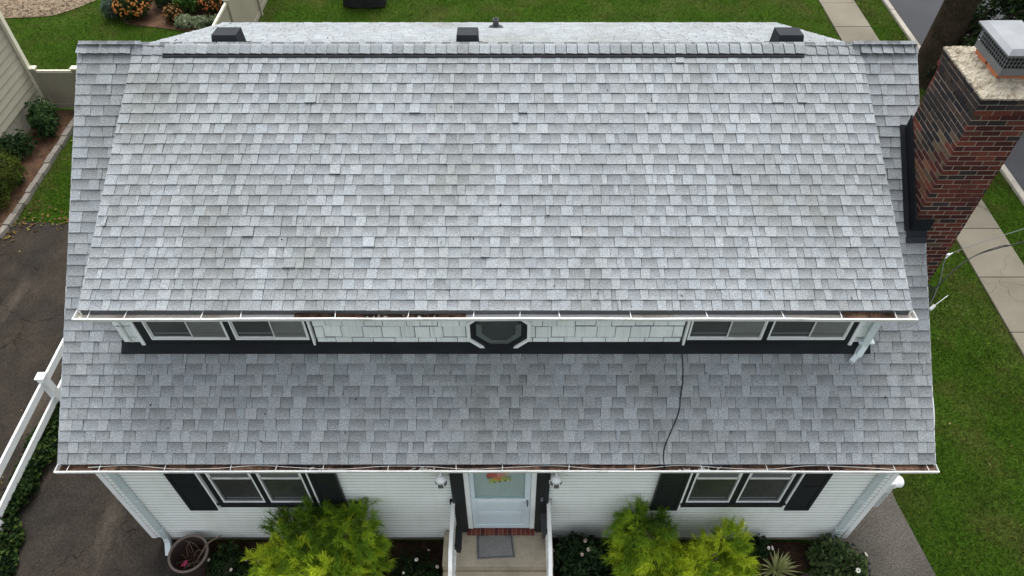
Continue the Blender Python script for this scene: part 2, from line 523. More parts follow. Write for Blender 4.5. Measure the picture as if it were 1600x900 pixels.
# ================================================================== SETTING
def sheet(name, poly, z, material, kind='structure'):
    mb = MB()
    n = len(poly)
    mb.add([(x, y, z) for x, y in poly], [tuple(range(n))])
    o = mb.build(name, M[material])
    return tag(o, kind=kind)

sheet('lawn', [(-260, -120), (260, -120), (260, 320), (-260, 320)], -0.03, 'lawn')
# own driveway, with the wandering edge of the ivy bed on its left
sheet('driveway', [(-8.15, -14), (-4.9, -14), (-4.9, 4.95), (-5.45, 4.95), (-5.45, 16.0), (-8.15, 16.0)], -0.012, 'asphalt')
sheet('neighbour_driveway', [(-13.2, -14), (-8.45, -14), (-8.45, 12.42), (-9.6, 12.40), (-10.4, 12.45), (-11.25, 12.52), (-11.36, 12.2), (-11.6, 11.2), (-12.3, 10.2), (-13.2, 9.8)], -0.0162, 'asphalt')
sheet('garden_path', [(5.35, -6), (6.92, -6), (6.90, 4.3), (6.70, 5.6), (6.68, 7.4), (6.66, 16), (5.45, 16), (5.45, 4.95), (5.35, 4.6), (4.75, 4.32), (4.35, 4.16), (4.3, -6)], -0.004, 'path')
sheet('road', [(12.52, -60), (21.5, -60), (21.5, 120), (12.52, 120)], -0.022, 'road')
sheet('far_verge', [(21.5, -60), (60, -60), (60, 120), (21.5, 120)], -0.02, 'lawn')

# planting bed below the front wall: uneven mulch surface
nx, ny = 120, 26
gx = np.linspace(-5.0, 5.3, nx)
gy = np.linspace(2.6, 4.86, ny)
X, Y = np.meshgrid(gx, gy)
Z = 0.03 + 0.025 * np.sin(X * 2.1) * np.sin(Y * 3.0 + X) + rng.normal(0, 0.012, X.shape)
edge = np.minimum((X - gx[0]) / 0.2, 1) * np.minimum((gx[-1] - X) / 0.5, 1) * np.minimum((Y - gy[0]) / 0.2, 1)
edge = np.where((X > 4.2) & (Y < 4.15 + (X - 4.2) * 0.42), 0, edge)      # the path's slanting edge
Z = Z * np.clip(edge, 0, 1) - (1 - np.clip(edge, 0, 1)) * 0.06
ii = np.arange(nx * ny).reshape(ny, nx)
F = np.stack([ii[:-1, :-1], ii[:-1, 1:], ii[1:, 1:], ii[1:, :-1]], -1).reshape(-1, 4)
tag(npobj('planting_bed', np.stack([X, Y, Z], -1).reshape(-1, 3), F, None, M['soil'], smooth=True), kind='structure')
sheet('mulch_bed', [(-12.5, 9.9), (-12.2, 10.4), (-11.75, 11.2), (-11.5, 12.2), (-11.48, 16.9), (-12.5, 16.9)], 0.012, 'mulch')
sheet('flower_bed', [(-11.9, 21.55), (-11.2, 21.42), (-10.2, 21.2), (-9.2, 21.0), (-8.0, 20.9), (-8.0, 30), (-13.2, 30), (-12.9, 24), (-12.5, 22.2)], -0.006, 'mulch')
sheet('wood_chip_bed', [(-20, 21.9), (-16, 21.95), (-15.2, 22.0), (-14.5, 22.1), (-14.0, 22.5), (-13.5, 23.1), (-13.2, 24.5), (-13.1, 30), (-24, 30), (-24, 22)], -0.010, 'chips')

# sidewalk slabs
base = MB().box(10.28, 11.42, -6, 60, -0.08, -0.022).build('sidewalk', M['soil'])
tag(base, kind='structure')
slab_mesh = {}
y = -6.0
k = 0
while y < 58:
    ln = 1.52
    t = random.uniform(0.9, 1.08)
    MB().cbox(10.28, 11.42, y + 0.007, y + ln - 0.007, -0.03, 0.022 + random.uniform(-0.004, 0.004), 0.008, (t, t, t * 0.99)).build('slab', M['concrete'], base)
    y += ln
    k += 1
kb = MB().box(12.36, 12.52, -60, -4, -0.2, 0.06).build('kerb', M['kerb'])
tag(kb, kind='structure')
y = -4.0
while y < 40:
    MB().cbox(12.36, 12.52, y + 0.005, y + 2.39, -0.2, 0.06 + random.uniform(-0.005, 0.005), 0.012).build('kerb_stone', M['kerb'], kb)
    y += 2.4

# grass: real blades over the lawn the camera can see
def in_poly(x, y, poly):
    c = np.zeros(len(x), bool)
    j = len(poly) - 1
    for i in range(len(poly)):
        xi, yi = poly[i]
        xj, yj = poly[j]
        m_ = ((yi > y) != (yj > y)) & (x < (xj - xi) * (y - yi) / (yj - yi + 1e-12) + xi)
        c ^= m_
        j = i
    return c

def grass(regions, avoid):
    pts = []
    for x0, x1, y0, y1, dens in regions:
        n = int((x1 - x0) * (y1 - y0) * dens)
        p = np.stack([rng.uniform(x0, x1, n), rng.uniform(y0, y1, n)], 1)
        ok = np.ones(n, bool)
        for a in avoid:
            ok &= ~in_poly(p[:, 0], p[:, 1], a)
        pts.append(p[ok])
    p = np.concatenate(pts)
    n = len(p)
    # mown turf: short blades leaning every way, thinner and yellower in patches
    h = rng.uniform(0.025, 0.06, n)
    lean = rng.normal(0, 0.022, (n, 2))
    a = rng.uniform(0, 6.283, n)
    w = rng.uniform(0.005, 0.010, n)
    z0 = np.full(n, -0.03)
    bx, by = np.cos(a) * w, np.sin(a) * w
    V = np.stack([np.stack([p[:, 0] - bx, p[:, 1] - by, z0], 1), np.stack([p[:, 0] + bx, p[:, 1] + by, z0], 1),
                  np.stack([p[:, 0] + lean[:, 0], p[:, 1] + lean[:, 1], z0 + h], 1)], 1).reshape(-1, 3)
    F = np.arange(3 * n).reshape(-1, 3)
    patch = 0.5 + 0.5 * np.sin(p[:, 0] * 1.3 + 0.7 * np.sin(p[:, 1] * 0.9)) * np.sin(p[:, 1] * 1.1 + p[:, 0] * 0.4)
    b = (rng.uniform(0.4, 1.5, n) * (0.85 + 0.3 * patch))[:, None]
    straw = rng.random(n) < 0.015
    T = np.array([1.0, 1.0, 1.0]) * b
    T[straw] = np.array([2.4, 1.5, 2.2]) * b[straw]
    o = npobj('grass', V, F, np.repeat(T, 3, 0), M['blade'])
    tag(o, 'short mown green grass covering the lawns around the house', 'grass', kind='stuff')

grass([(6.66, 10.28, 1.0, 16.5, 2000), (11.42, 12.36, 6.0, 24.5, 1500), (-7.75, 10.28, 19.5, 25.5, 850), (-16.5, -7.9, 17.0, 24.5, 800), (-11.48, -8.8, 12.45, 17, 1300)],
      [[(6.0, -6), (6.92, -6), (6.90, 4.3), (6.70, 5.6), (6.66, 16), (6.0, 16)],
       [(-11.9, 21.55), (-11.2, 21.42), (-10.2, 21.2), (-9.2, 21.0), (-8.0, 20.9), (-8.0, 30), (-13.2, 30), (-12.9, 24), (-12.5, 22.2)],
       [(-20, 21.9), (-16, 21.95), (-15.2, 22.0), (-14.5, 22.1), (-14.0, 22.5), (-13.5, 23.1), (-13.2, 24.5), (-13.1, 30), (-24, 30), (-24, 22)]])

def scatter_leaves(name, label, pts, size, cols, z=0.0, cat='leaves'):
    C = np.array([(x, y_, z + random.uniform(0.006, 0.02)) for x, y_ in pts])
    Nn = unit(rng.normal(0, 0.35, (len(C), 3)) + np.array([0, 0, 1.0]))
    sz = size * rng.uniform(0.6, 1.3, len(C))
    V, F, T = leaf_mesh(C, Nn, sz, sz * 0.7, np.array([random.choice(cols) for _ in C]) * rng.uniform(0.7, 1.2, (len(C), 1)), curl=0.12)
    tag(npobj(name, V, F, T, M['leaf']), label, cat, kind='stuff')

AUT = [(0.26, 0.19, 0.05), (0.18, 0.12, 0.045), (0.17, 0.08, 0.04), (0.12, 0.08, 0.04), (0.24, 0.21, 0.08)]
pts = [(random.uniform(-11.4, -9.0), 12.42 + abs(random.gauss(0, 0.16)) * random.choice((-0.6, 1, 1.6))) for _ in range(120)]
pts += [(random.uniform(-11.3, -9.2), random.uniform(12.5, 16.5)) for _ in range(28)]
pts += [(-11.25 + random.gauss(0, 0.2), 12.2 + random.gauss(0, 0.35)) for _ in range(60)]
scatter_leaves('fallen_leaves', 'yellow fallen leaves along the edge of the small side lawn', pts, 0.075, AUT)
pts = [(random.uniform(-8.9, -8.2), random.uniform(4.5, 9)) for _ in range(70)]
scatter_leaves('fallen_leaves', 'sparse yellow leaves beside the ivy under the white fence', pts, 0.06, AUT, 0.0)
pts = [(random.uniform(6.9, 10.3), random.uniform(4, 16)) for _ in range(30)] + [(random.uniform(10.3, 12.3), random.uniform(8, 23)) for _ in range(24)]
scatter_leaves('fallen_leaves', 'scattered tan leaves on the lawn and sidewalk right of the house', pts, 0.06, [(0.30, 0.22, 0.12), (0.22, 0.13, 0.07)], 0.015)

# chips lying on the wood chip bed
n = 2600
p = np.stack([rng.uniform(-19, -13.3, n), rng.uniform(21.9, 25.5, n)], 1)
ok = in_poly(p[:, 0], p[:, 1], [(-20, 21.9), (-16, 21.95), (-15.2, 22.0), (-14.5, 22.1), (-14.0, 22.5), (-13.5, 23.1), (-13.2, 24.5), (-13.1, 30), (-24, 30), (-24, 22)])
p = p[ok]
C = np.concatenate([p, rng.uniform(0.0, 0.05, (len(p), 1))], 1)
V, F, T = leaf_mesh(C, unit(rng.normal(0, 0.5, C.shape) + [0, 0, 1]), rng.uniform(0.06, 0.18, len(C)), rng.uniform(0.02, 0.06, len(C)),
                    np.array([0.45, 0.37, 0.27]) * rng.uniform(0.3, 1.2, (len(C), 1)), 0.05)
tag(npobj('wood_chips', V, F, T, M['leaf']), 'pale wood chips and dry litter in the far left corner', 'wood chips', kind='stuff')

# ================================================================== THE HOUSE
house = thing('house', (0, 9.1, 0), 'white sided house with grey shingled roof and long front dormer', 'house')
EAVE, RIDGE = (4.645, 3.04), (9.10, 6.43)          # (y, z) of the main roof's shingle plane
HW = 5.70
D_EAVE, D_RIDGE, D_BACK = (5.60, 5.00), (9.10, 6.395), (12.30, 5.02)
DHW = 4.95
WY = 4.87                                           # sheathing plane of the front wall
DY = 5.90                                           # sheathing plane of the dormer wall
PI_ = lambda x, yz: (x, yz[0], yz[1])

MB().prism([PI_(-5.53, q) for q in ((WY, 0.24), (WY, 3.0), (9.1, 6.22), (13.33, 3.0), (13.33, 0.24))], (11.06, 0, 0)).build('wall', M['siding'], house)
MB().box(-5.5, 5.5, 4.92, 13.28, -0.1, 0.25).build('foundation', M['kerb'], house)

roof = MB().prism([PI_(-HW + 0.012, q) for q in ((EAVE[0] + .012, EAVE[1] + .002), (RIDGE[0], RIDGE[1] - .008), (13.54, 3.03), (13.54, 2.89), (9.1, 6.27), (EAVE[0] + .012, 2.87))],
                  (2 * HW - 0.024, 0, 0)).build('roof', M['underlay'], house)
for sx in (-1, 1):
    mb = MB()
    for a, b in ((EAVE, RIDGE), ((13.55, 3.04), RIDGE)):
        mb.prism([(sx * (HW - 0.01), a[0], a[1] - 0.005), (sx * (HW - 0.01), b[0], b[1] - 0.012), (sx * (HW - 0.01), b[0], b[1] - 0.17), (sx * (HW - 0.01), a[0], a[1] - 0.15)], (sx * 0.018, 0, 0))
    mb.build('rake_board', M['white'], roof)
MB().box(-HW + .02, HW - .02, EAVE[0] + 0.03, EAVE[0] + 0.05, 2.80, EAVE[1] - 0.01).build('fascia', M['white'], roof)
MB().box(-HW + .03, HW - .03, EAVE[0] + 0.05, WY, 2.81, 2.83).build('soffit', M['white'], roof)

dormer = MB().prism([PI_(-4.88, q) for q in ((DY, 3.3), (DY, 4.92), (9.1, 6.24), (12.05, 4.94), (12.05, 3.3))], (9.76, 0, 0)).build('dormer', M['underlay'], house)
d_roof = MB().prism([PI_(-DHW + 0.012, q) for q in ((D_EAVE[0] + .012, D_EAVE[1] - .002), (D_RIDGE[0], D_RIDGE[1] - .008), (D_BACK[0] - .012, D_BACK[1] - .002), (D_BACK[0] - .012, D_BACK[1] - .12), (9.1, 6.25), (D_EAVE[0] + .012, D_EAVE[1] - .12))],
                    (2 * DHW - 0.024, 0, 0)).build('dormer_roof', M['underlay'], house)
for sx in (-1, 1):
    mb = MB()
    for a, b in ((D_EAVE, D_RIDGE), (D_BACK, D_RIDGE)):
        mb.prism([(sx * (DHW - 0.01), a[0], a[1] - 0.005), (sx * (DHW - 0.01), b[0], b[1] - 0.012), (sx * (DHW - 0.01), b[0], b[1] - 0.15), (sx * (DHW - 0.01), a[0], a[1] - 0.13)], (sx * 0.016, 0, 0))
    mb.build('rake_board', M['white'], d_roof)
MB().box(-DHW + .02, DHW - .02, D_EAVE[0] + 0.03, D_EAVE[0] + 0.05, 4.82, D_EAVE[1] - 0.01).build('fascia', M['white'], d_roof)
MB().box(-DHW + .03, DHW - .03, D_EAVE[0] + 0.05, DY, 4.83, 4.85).build('soffit', M['white'], d_roof)

# ---- shingles: laminated tabs of two thicknesses, each its own slab
TAB_V, TAB_T, TAB_OWN = [], [], []
def course(P0, up, nrm, s, e, x0, x1, owner, widths):
    P0, up, nrm = np.array(P0), np.array(up), np.array(nrm)
    x = x0
    thick = random.random() < 0.5
    run = 0.0
    while x < x1 - 0.004:
        w = random.uniform(*widths) * (0.9 if thick else 1.1)
        if random.random() < 0.10: w *= 0.45
        if x1 - (x + w) < 0.05: w = x1 - x
        if random.random() < 0.012 and owner == 'dormer_roof': db_lift = 0.012
        else: db_lift = 0.0
        h = db_lift + random.uniform(0.0142, 0.0155) if thick else random.uniform(0.0108, 0.0118)
        g = 0.0018
        sl = random.uniform(-0.006, 0.006)
        db, dt = random.uniform(-0.0012, 0.0012), e * 1.22
        q = []
        for (xx, ss, hh) in ((x + g, s + db, h), (x + w - g, s + db, h), (x + w - g + sl, s + dt, 0.0012), (x + g + sl, s + dt, 0.0012)):
            q.append(P0 + np.array([xx, 0, 0]) + up * ss + nrm * hh)
        for (xx, ss) in ((x + g, s + db), (x + w - g, s + db), (x + w - g + sl, s + dt), (x + g + sl, s + dt)):
            q.append(P0 + np.array([xx, 0, 0]) + up * ss + nrm * -0.001)
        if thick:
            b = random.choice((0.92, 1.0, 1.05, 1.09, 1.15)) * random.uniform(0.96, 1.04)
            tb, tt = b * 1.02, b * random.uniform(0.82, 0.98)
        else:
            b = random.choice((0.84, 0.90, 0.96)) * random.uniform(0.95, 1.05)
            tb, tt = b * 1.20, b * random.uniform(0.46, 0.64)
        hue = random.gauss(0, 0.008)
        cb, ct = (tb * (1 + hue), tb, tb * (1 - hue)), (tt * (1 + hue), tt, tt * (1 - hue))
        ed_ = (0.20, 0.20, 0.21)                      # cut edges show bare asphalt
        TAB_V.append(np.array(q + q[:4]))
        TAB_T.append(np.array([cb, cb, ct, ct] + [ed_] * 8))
        TAB_OWN.append(owner)
        x += w
        thick = (not thick) if random.random() < 0.9 else thick

def roof_plane(eave, ridge):
    d = np.array([0, ridge[0] - eave[0], ridge[1] - eave[1]])
    L_ = np.linalg.norm(d)
    up = d / L_
    nrm = np.array([0, -up[2], up[1]]) if up[1] > 0 else np.array([0, up[2], -up[1]])
    return np.array([0, eave[0], eave[1]]), up, nrm, L_

# main roof, front slope
P0, up, nrm, L_ = roof_plane(EAVE, RIDGE)
s, e = -0.012, 0.1445
while s < L_ - 0.10:
    yb = EAVE[0] + up[1] * s
    yt = EAVE[0] + up[1] * (s + e)
    if yb < DY - 0.02:
        course(P0, up, nrm, s, e, -HW, HW, 'roof', (0.115, 0.205))
    else:
        course(P0, up, nrm, s, e, -HW, -4.84, 'roof', (0.15, 0.25))
        course(P0, up, nrm, s, e, 4.84, 5.44 if 7.0 < yb < 8.17 else HW, 'roof', (0.15, 0.25))
    s += e
# main roof, back slope: only what stands beside the back dormer
P0, up, nrm, L_ = roof_plane((13.555, 3.04), RIDGE)
s = -0.012
while s < L_ - 0.10:
    for a, b in ((-HW, -4.84), (4.84, HW)):
        course(P0, up, nrm, s, e, a, b, 'roof', (0.15, 0.25))
    s += e
# dormer roof, front slope: the courses lie slightly closer towards the gutter
P0, up, nrm, L_ = roof_plane(D_EAVE, D_RIDGE)
s, e = -0.012, 0.133
while s < L_ - 0.07:
    course(P0, up, nrm, s, e, -DHW, DHW, 'dormer_roof', (0.095, 0.175))
    s += e
    e += 0.00115
P0, up, nrm, L_ = roof_plane(D_BACK, D_RIDGE)
s, e = -0.012, 0.145
while s < L_ - 0.07:
    course(P0, up, nrm, s, e, -DHW, DHW, 'dormer_roof', (0.12, 0.22))
    s += e

TFACE = [(0, 1, 2, 3), (9, 8, 4, 5), (10, 9, 5, 6), (8, 11, 7, 4)]
# the 300 tabs that show largest as seen from the street side become parts of their own
cth, sth = math.cos(R(48.2)), math.sin(R(48.2))
def screen(p):
    d = p - np.array([0.2, 0.0, 11.65])
    fw = d[:, 1] * cth - d[:, 2] * sth
    u_ = d[:, 1] * sth + d[:, 2] * cth
    return np.stack([d[:, 0] / fw, u_ / fw], 1)
areas = []
for q in TAB_V:
    s2 = screen(q[:4])
    areas.append(0.5 * abs(sum(s2[i, 0] * s2[(i + 1) % 4, 1] - s2[(i + 1) % 4, 0] * s2[i, 1] for i in range(4))))
order = np.argsort(areas)[::-1]
single = set(int(i) for i in order[:300])
own_obj = {'roof': roof, 'dormer_roof': d_roof}
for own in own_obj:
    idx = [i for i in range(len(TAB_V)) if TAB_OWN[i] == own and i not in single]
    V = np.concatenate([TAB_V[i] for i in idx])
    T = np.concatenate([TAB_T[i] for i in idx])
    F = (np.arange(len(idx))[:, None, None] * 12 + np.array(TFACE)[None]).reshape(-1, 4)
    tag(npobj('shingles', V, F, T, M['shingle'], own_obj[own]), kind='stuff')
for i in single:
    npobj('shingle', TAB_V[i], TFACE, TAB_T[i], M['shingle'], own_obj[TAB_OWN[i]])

# small bits of leaf and twig lying on the slopes
def debris(label, eave, ridge, x0, x1, s0, s1, n):
    P0_, up_, nrm_, L0 = roof_plane(eave, ridge)
    C_ = np.array([P0_ + np.array([random.uniform(x0, x1), 0, 0]) + up_ * random.uniform(s0, s1) + nrm_ * 0.020 for _ in range(n)])
    V_, F_, T_ = leaf_mesh(C_, np.repeat(nrm_[None], n, 0) + rng.normal(0, 0.15, (n, 3)), rng.uniform(0.02, 0.05, n), rng.uniform(0.008, 0.022, n), np.array([0.06, 0.045, 0.03]) * rng.uniform(0.4, 1.6, (n, 1)), 0.05)
    tag(npobj('roof_debris', V_, F_, T_, M['leaf']), label, 'debris', kind='stuff')
debris('few dark leaf scraps on the long upper dormer roof', D_EAVE, D_RIDGE, -4.8, 4.8, 0.05, 3.4, 26)
debris('few dark leaf scraps on the lower front roof slope', EAVE, RIDGE, -5.5, 5.5, 0.03, 1.2, 22)

# ---- ridge: caps, raised over the vent
def ridge_cap(x, ln, z, lift, owner, w=0.135):
    prof = []
    sf, sb = 0.42, 0.45
    for d in (-1, -0.55, -0.2, 0, 0.2, 0.55, 1):
        yy = d * w
        zz = z + lift + 0.012 - (abs(yy) * (sf if d < 0 else sb)) + (0.006 if abs(d) < 0.1 else 0) - (0.012 if d == 0 else 0)
        prof.append((yy, zz))
    t = random.choice((0.74, 0.82, 0.88, 0.95, 1.02)) * random.uniform(0.95, 1.05)
    vs_, fs_ = [], []
    for xx, dz in ((x + 0.003, 0.010), (x + ln, 0.0)):
        for yy, zz in prof: vs_.append((xx, 9.1 + yy, zz + dz))
        for yy, zz in prof: vs_.append((xx, 9.1 + yy, zz + dz - 0.007))
    n = len(prof)
    for i in range(n - 1):
        fs_.append((i, i + 1, 2 * n + i + 1, 2 * n + i))
        fs_.append((n + i + 1, n + i, 3 * n + i, 3 * n + i + 1))
        fs_.append((i + 1, i, n + i, n + i + 1))
        fs_.append((2 * n + i, 2 * n + i + 1, 3 * n + i + 1, 3 * n + i))
    fs_ += [(0, 2 * n, 3 * n, n), (n - 1, 2 * n - 1, 4 * n - 1, 3 * n - 1)]
    mb_ = MB().add(vs_, fs_[0:4 * (n - 1):4], (t, t * 1.005, t * 1.01))
    rest = [f for i, f in enumerate(fs_) if not (i < 4 * (n - 1) and i % 4 == 0)]
    return mb_.add(vs_, rest, (0.22, 0.22, 0.23)).build('ridge_cap', M['shingle'], owner)
x = -5.70
while x < 5.69:
    step = 0.1475
    if x > 5.55: step = 5.70 - x
    if abs(x + step / 2) > 4.94: ridge_cap(x, step - 0.004, RIDGE[1], 0.0, roof, 0.14)
    elif -4.52 < x + step / 2 < 4.14: ridge_cap(x, step - 0.004, D_RIDGE[1], 0.026, d_roof)
    else: ridge_cap(x, step - 0.004, D_RIDGE[1], 0.006, d_roof)
    x += step
mb = MB()
for sg, sl in ((-1, 0.3985), (1, 0.430)):
    y0, y1 = 9.1 + sg * 0.02, 9.1 + sg * 0.170
    a = [(-4.53, y0, D_RIDGE[1] - .02 * sl + 0.004), (-4.53, y1, D_RIDGE[1] - .170 * sl + 0.006), (-4.53, y1, D_RIDGE[1] - .170 * sl + 0.026), (-4.53, y0, D_RIDGE[1] - .02 * sl + 0.026)]
    mb.prism(a, (8.68, 0, 0))
mb.build('ridge_vent', M['flash'], d_roof)

# ---- roof vents behind the ridge
def back_z(y_): return D_RIDGE[1] - 0.4297 * (y_ - 9.1)
for cx in (-3.77, -0.42, 4.05):
    w = 0.155 if abs(cx) < 1 else 0.18
    y0, y1 = 9.26, 9.60
    z0, z1 = back_z(y0), back_z(y1)
    top = 6.455
    mb = MB()
    mb.add([(cx - w, y0, z0), (cx + w, y0, z0), (cx + w, y1, z1), (cx - w, y1, z1),
            (cx - w * .93, y0 + .05, top), (cx + w * .93, y0 + .05, top), (cx + w * .93, y1 - .02, top - 0.03), (cx - w * .93, y1 - .02, top - 0.03)],
           [(4, 5, 6, 7), (0, 1, 5, 4), (1, 2, 6, 5), (2, 3, 7, 6), (3, 0, 4, 7)])
    mb.prism([(cx - w - .05, y0 - .06, back_z(y0 - .06) + .006), (cx + w + .05, y0 - .06, back_z(y0 - .06) + .006), (cx + w + .05, y1 + .06, back_z(y1 + .06) + .006), (cx - w - .05, y1 + .06, back_z(y1 + .06) + .006)], (0, 0, 0.008))
    bv = mb.build('box_vent', M['slate_metal'], d_roof)
zz = back_z(11.45)
mb = MB().lathe([(0.13, -0.03), (0.125, 0.01), (0.06, 0.05), (0.052, 0.06), (0.052, 0.17), (0.04, 0.17), (0.04, 0.05)], (-0.07, 11.45, zz), 20)
mb.build('pipe_vent', M['charcoal'], d_roof, smooth=True)

# ---- gutters
def sag(x): return -0.020 * (x / 5.7) ** 2 + 0.006 + 0.003 * math.sin(x * 2.3 + 0.7) + 0.002 * math.sin(x * 5.9)
def gutter(x0, x1, yb, yl, zt, owner, hangers):
    o = [(yb, zt - 0.005), (yb, zt - 0.080), (yl + 0.03, zt - 0.080), (yl + 0.004, zt - 0.05), (yl - 0.004, zt - 0.012), (yl - 0.004, zt + 0.003), (yl + 0.016, zt + 0.003)]
    i_ = [(yl + 0.016, zt - 0.003), (yl + 0.003, zt - 0.006), (yl + 0.010, zt - 0.05), (yl + 0.033, zt - 0.074), (yb - 0.004, zt - 0.074), (yb - 0.004, zt - 0.005)]
    prof = o + i_
    m_ = len(prof)
    ns = 36
    vs_, fs_ = [], []
    for q in range(ns + 1):
        xx = x0 + (x1 - x0) * q / ns
        for a, b in prof: vs_.append((xx, a, b + sag(xx)))
    for q in range(ns):
        for r_ in range(m_):
            r2 = (r_ + 1) % m_
            fs_.append((q * m_ + r_, (q + 1) * m_ + r_, (q + 1) * m_ + r2, q * m_ + r2))
    g_ = MB().add(vs_, fs_).build('gutter', M['white_metal'], owner)
    for xe in (x0, x1):
        MB().prism([(xe - 0.004, a, b + 0.001 + sag(xe)) for a, b in ((yb + .001, zt - 0.003), (yb + .001, zt - 0.082), (yl + 0.029, zt - 0.082), (yl - 0.006, zt - 0.012), (yl - 0.006, zt + 0.004))], (0.008, 0, 0)).build('end_cap', M['white_metal'], g_)
    # the inside is stained
    MB().add([(x0 + .006, yl + 0.0105, zt - 0.045), (x1 - .006, yl + 0.0105, zt - 0.045), (x1 - .006, yl + 0.035, zt - 0.0725), (x0 + .006, yl + 0.035, zt - 0.0725),
              (x1 - .006, yb - 0.006, zt - 0.0725), (x0 + .006, yb - 0.006, zt - 0.0725), (x1 - .006, yb - 0.006, zt - 0.015), (x0 + .006, yb - 0.006, zt - 0.015)],
             [(0, 1, 2, 3), (3, 2, 4, 5), (5, 4, 6, 7)]).build('trough_liner', M['gutter_in'], g_)
    for hx in hangers:
        MB().bar((hx, yb - 0.002, zt + 0.004), (hx + random.uniform(-.02, .02), yl + 0.004, zt + 0.007 + sag(hx)), 0.0075, 0.004).build('gutter_hanger', M['white_metal'], g_)
    return g_

G1 = (4.672, 4.540, 3.012)
gutter(-5.725, 5.725, *G1, house, [-5.55, -5.15, -4.3, -3.45, -2.85, -2.25, -1.4, -0.53, 0.08, 0.95, 1.8, 2.65, 3.5, 4.3, 5.15, 5.58])
G2 = (5.628, 5.485, 4.965)
gutter(-4.99, 4.99, *G2, house, [-4.82, -4.38, -3.47, -3.02, -1.9, -1.02, -0.25, 0.3, 0.75, 1.6, 2.5, 3.4, 4.1, 4.75])

def litter(name, label, x0, x1, g_, amount, seed):
    g = np.random.default_rng(seed)
    yb, yl, zt = g_
    n = int((x1 - x0) / 0.025)
    xs = np.linspace(x0, x1, n)
    ph = g.uniform(0, 6.28, 4)
    lvl = amount * (0.6 + 0.5 * np.sin(xs * 1.3 + ph[0]) + 0.3 * np.sin(xs * 3.7 + ph[1]))
    V = []
    for j, f in enumerate((0.0, 0.3, 0.65, 1.0)):
        yy = (yl + 0.030) * (1 - f) + (yb - 0.012) * f
        V.append(np.stack([xs, np.full(n, yy), np.minimum(zt - 0.012, zt - 0.075 + np.clip(lvl, 0.001, 1) * 0.06 + g.normal(0, 0.007, n) + 0.01 * f)], 1))
    V = np.concatenate(V)
    ii = np.arange(4 * n).reshape(4, n)
    F = np.stack([ii[:-1, :-1], ii[:-1, 1:], ii[1:, 1:], ii[1:, :-1]], -1).reshape(-1, 4)
    tag(npobj(name, V, F, None, M['litter'], smooth=True), label, 'leaf litter', kind='stuff')
litter('leaf_litter', 'brown leaf litter filling the lower gutter along the eave', -5.70, 5.70, G1, 0.85, 3)
litter('leaf_litter', 'dark patch of litter in the dormer gutter above the left windows', -2.4, -0.35, G2, 0.42, 4)
litter('leaf_litter', 'dark clump of litter at the right end of the dormer gutter', 4.15, 4.75, G2, 0.7, 8)

c_pts = [(-5.3 + i * 0.55, 4.60 + 0.028 * math.sin(i * 1.9), 3.012 + 0.006 * math.sin(i * 2.3)) for i in range(20)]
tag(MB().tube(spline(c_pts, 5), 0.003, 6).build('wire', M['white_metal']), 'thin white wire lying along the lower gutter', 'wire')

# ---- front siding
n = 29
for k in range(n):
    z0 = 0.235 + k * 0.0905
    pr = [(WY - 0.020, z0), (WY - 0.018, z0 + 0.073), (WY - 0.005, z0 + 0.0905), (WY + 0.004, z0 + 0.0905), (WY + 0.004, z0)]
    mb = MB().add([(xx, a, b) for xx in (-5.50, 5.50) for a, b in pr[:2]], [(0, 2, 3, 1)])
    mb.add([(xx, a, b) for xx in (-5.50, 5.50) for a, b in pr[1:3]], [(0, 2, 3, 1)], (0.36, 0.38, 0.36))     # lap ledge in a darker tone, drawing the line between boards
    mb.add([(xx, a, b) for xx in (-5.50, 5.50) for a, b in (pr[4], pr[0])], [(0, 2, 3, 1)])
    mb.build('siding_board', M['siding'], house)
for sx in (-1, 1):
    mb = MB()
    mb.box(min(sx * 5.56, sx * 5.48), max(sx * 5.56, sx * 5.48), WY - 0.035, WY + 0.05, 0.235, 2.82)
    mb.build('corner_board', M['white'], house)
    # downspout beside it, with a kicked-out foot
    xs = sx * 5.31
    ln = [(xs, WY - 0.052, 2.86), (xs, WY - 0.052, 0.30), (xs + sx * -0.01, WY - 0.09, 0.20), (xs + sx * -0.02, WY - 0.24, 0.06)]
    mb = MB()
    for a, b in zip(ln[:-1], ln[1:]):
        mb.bar(a, b, 0.095, 0.05, (0, 1, 0.3))
    for i in range(-1, 2):
        mb.bar((xs + i * 0.024, WY - 0.079, 2.80), (xs + i * 0.024, WY - 0.079, 0.32), 0.008, 0.008, (0, 1, 0))
    ds = mb.build('downspout', M['downspout'], house)
    for zz in (0.6, 1.6, 2.5):
        MB().box(xs - 0.06, xs + 0.06, WY - 0.084, WY - 0.018, zz, zz + 0.025).build('strap', M['downspout'], ds)

# gable end siding (both sides, seen only from the side)
for sx in (-1, 1):
    for k in range(48):
        z0 = 0.24 + k * 0.125
        if z0 > 6.0: break
        ya = WY + 0.03 if z0 < 2.75 else WY + 0.05 + (z0 + 0.13 - 3.0) * 1.305
        yb = 18.2 - ya
        if yb - ya < 0.2: break
        MB().prism([(sx * 5.545, ya, z0), (sx * 5.532, ya, z0 + 0.128), (sx * 5.526, ya, z0 + 0.128), (sx * 5.526, ya, z0)], (0, yb - ya, 0)).build('siding_board', M['siding'], house)

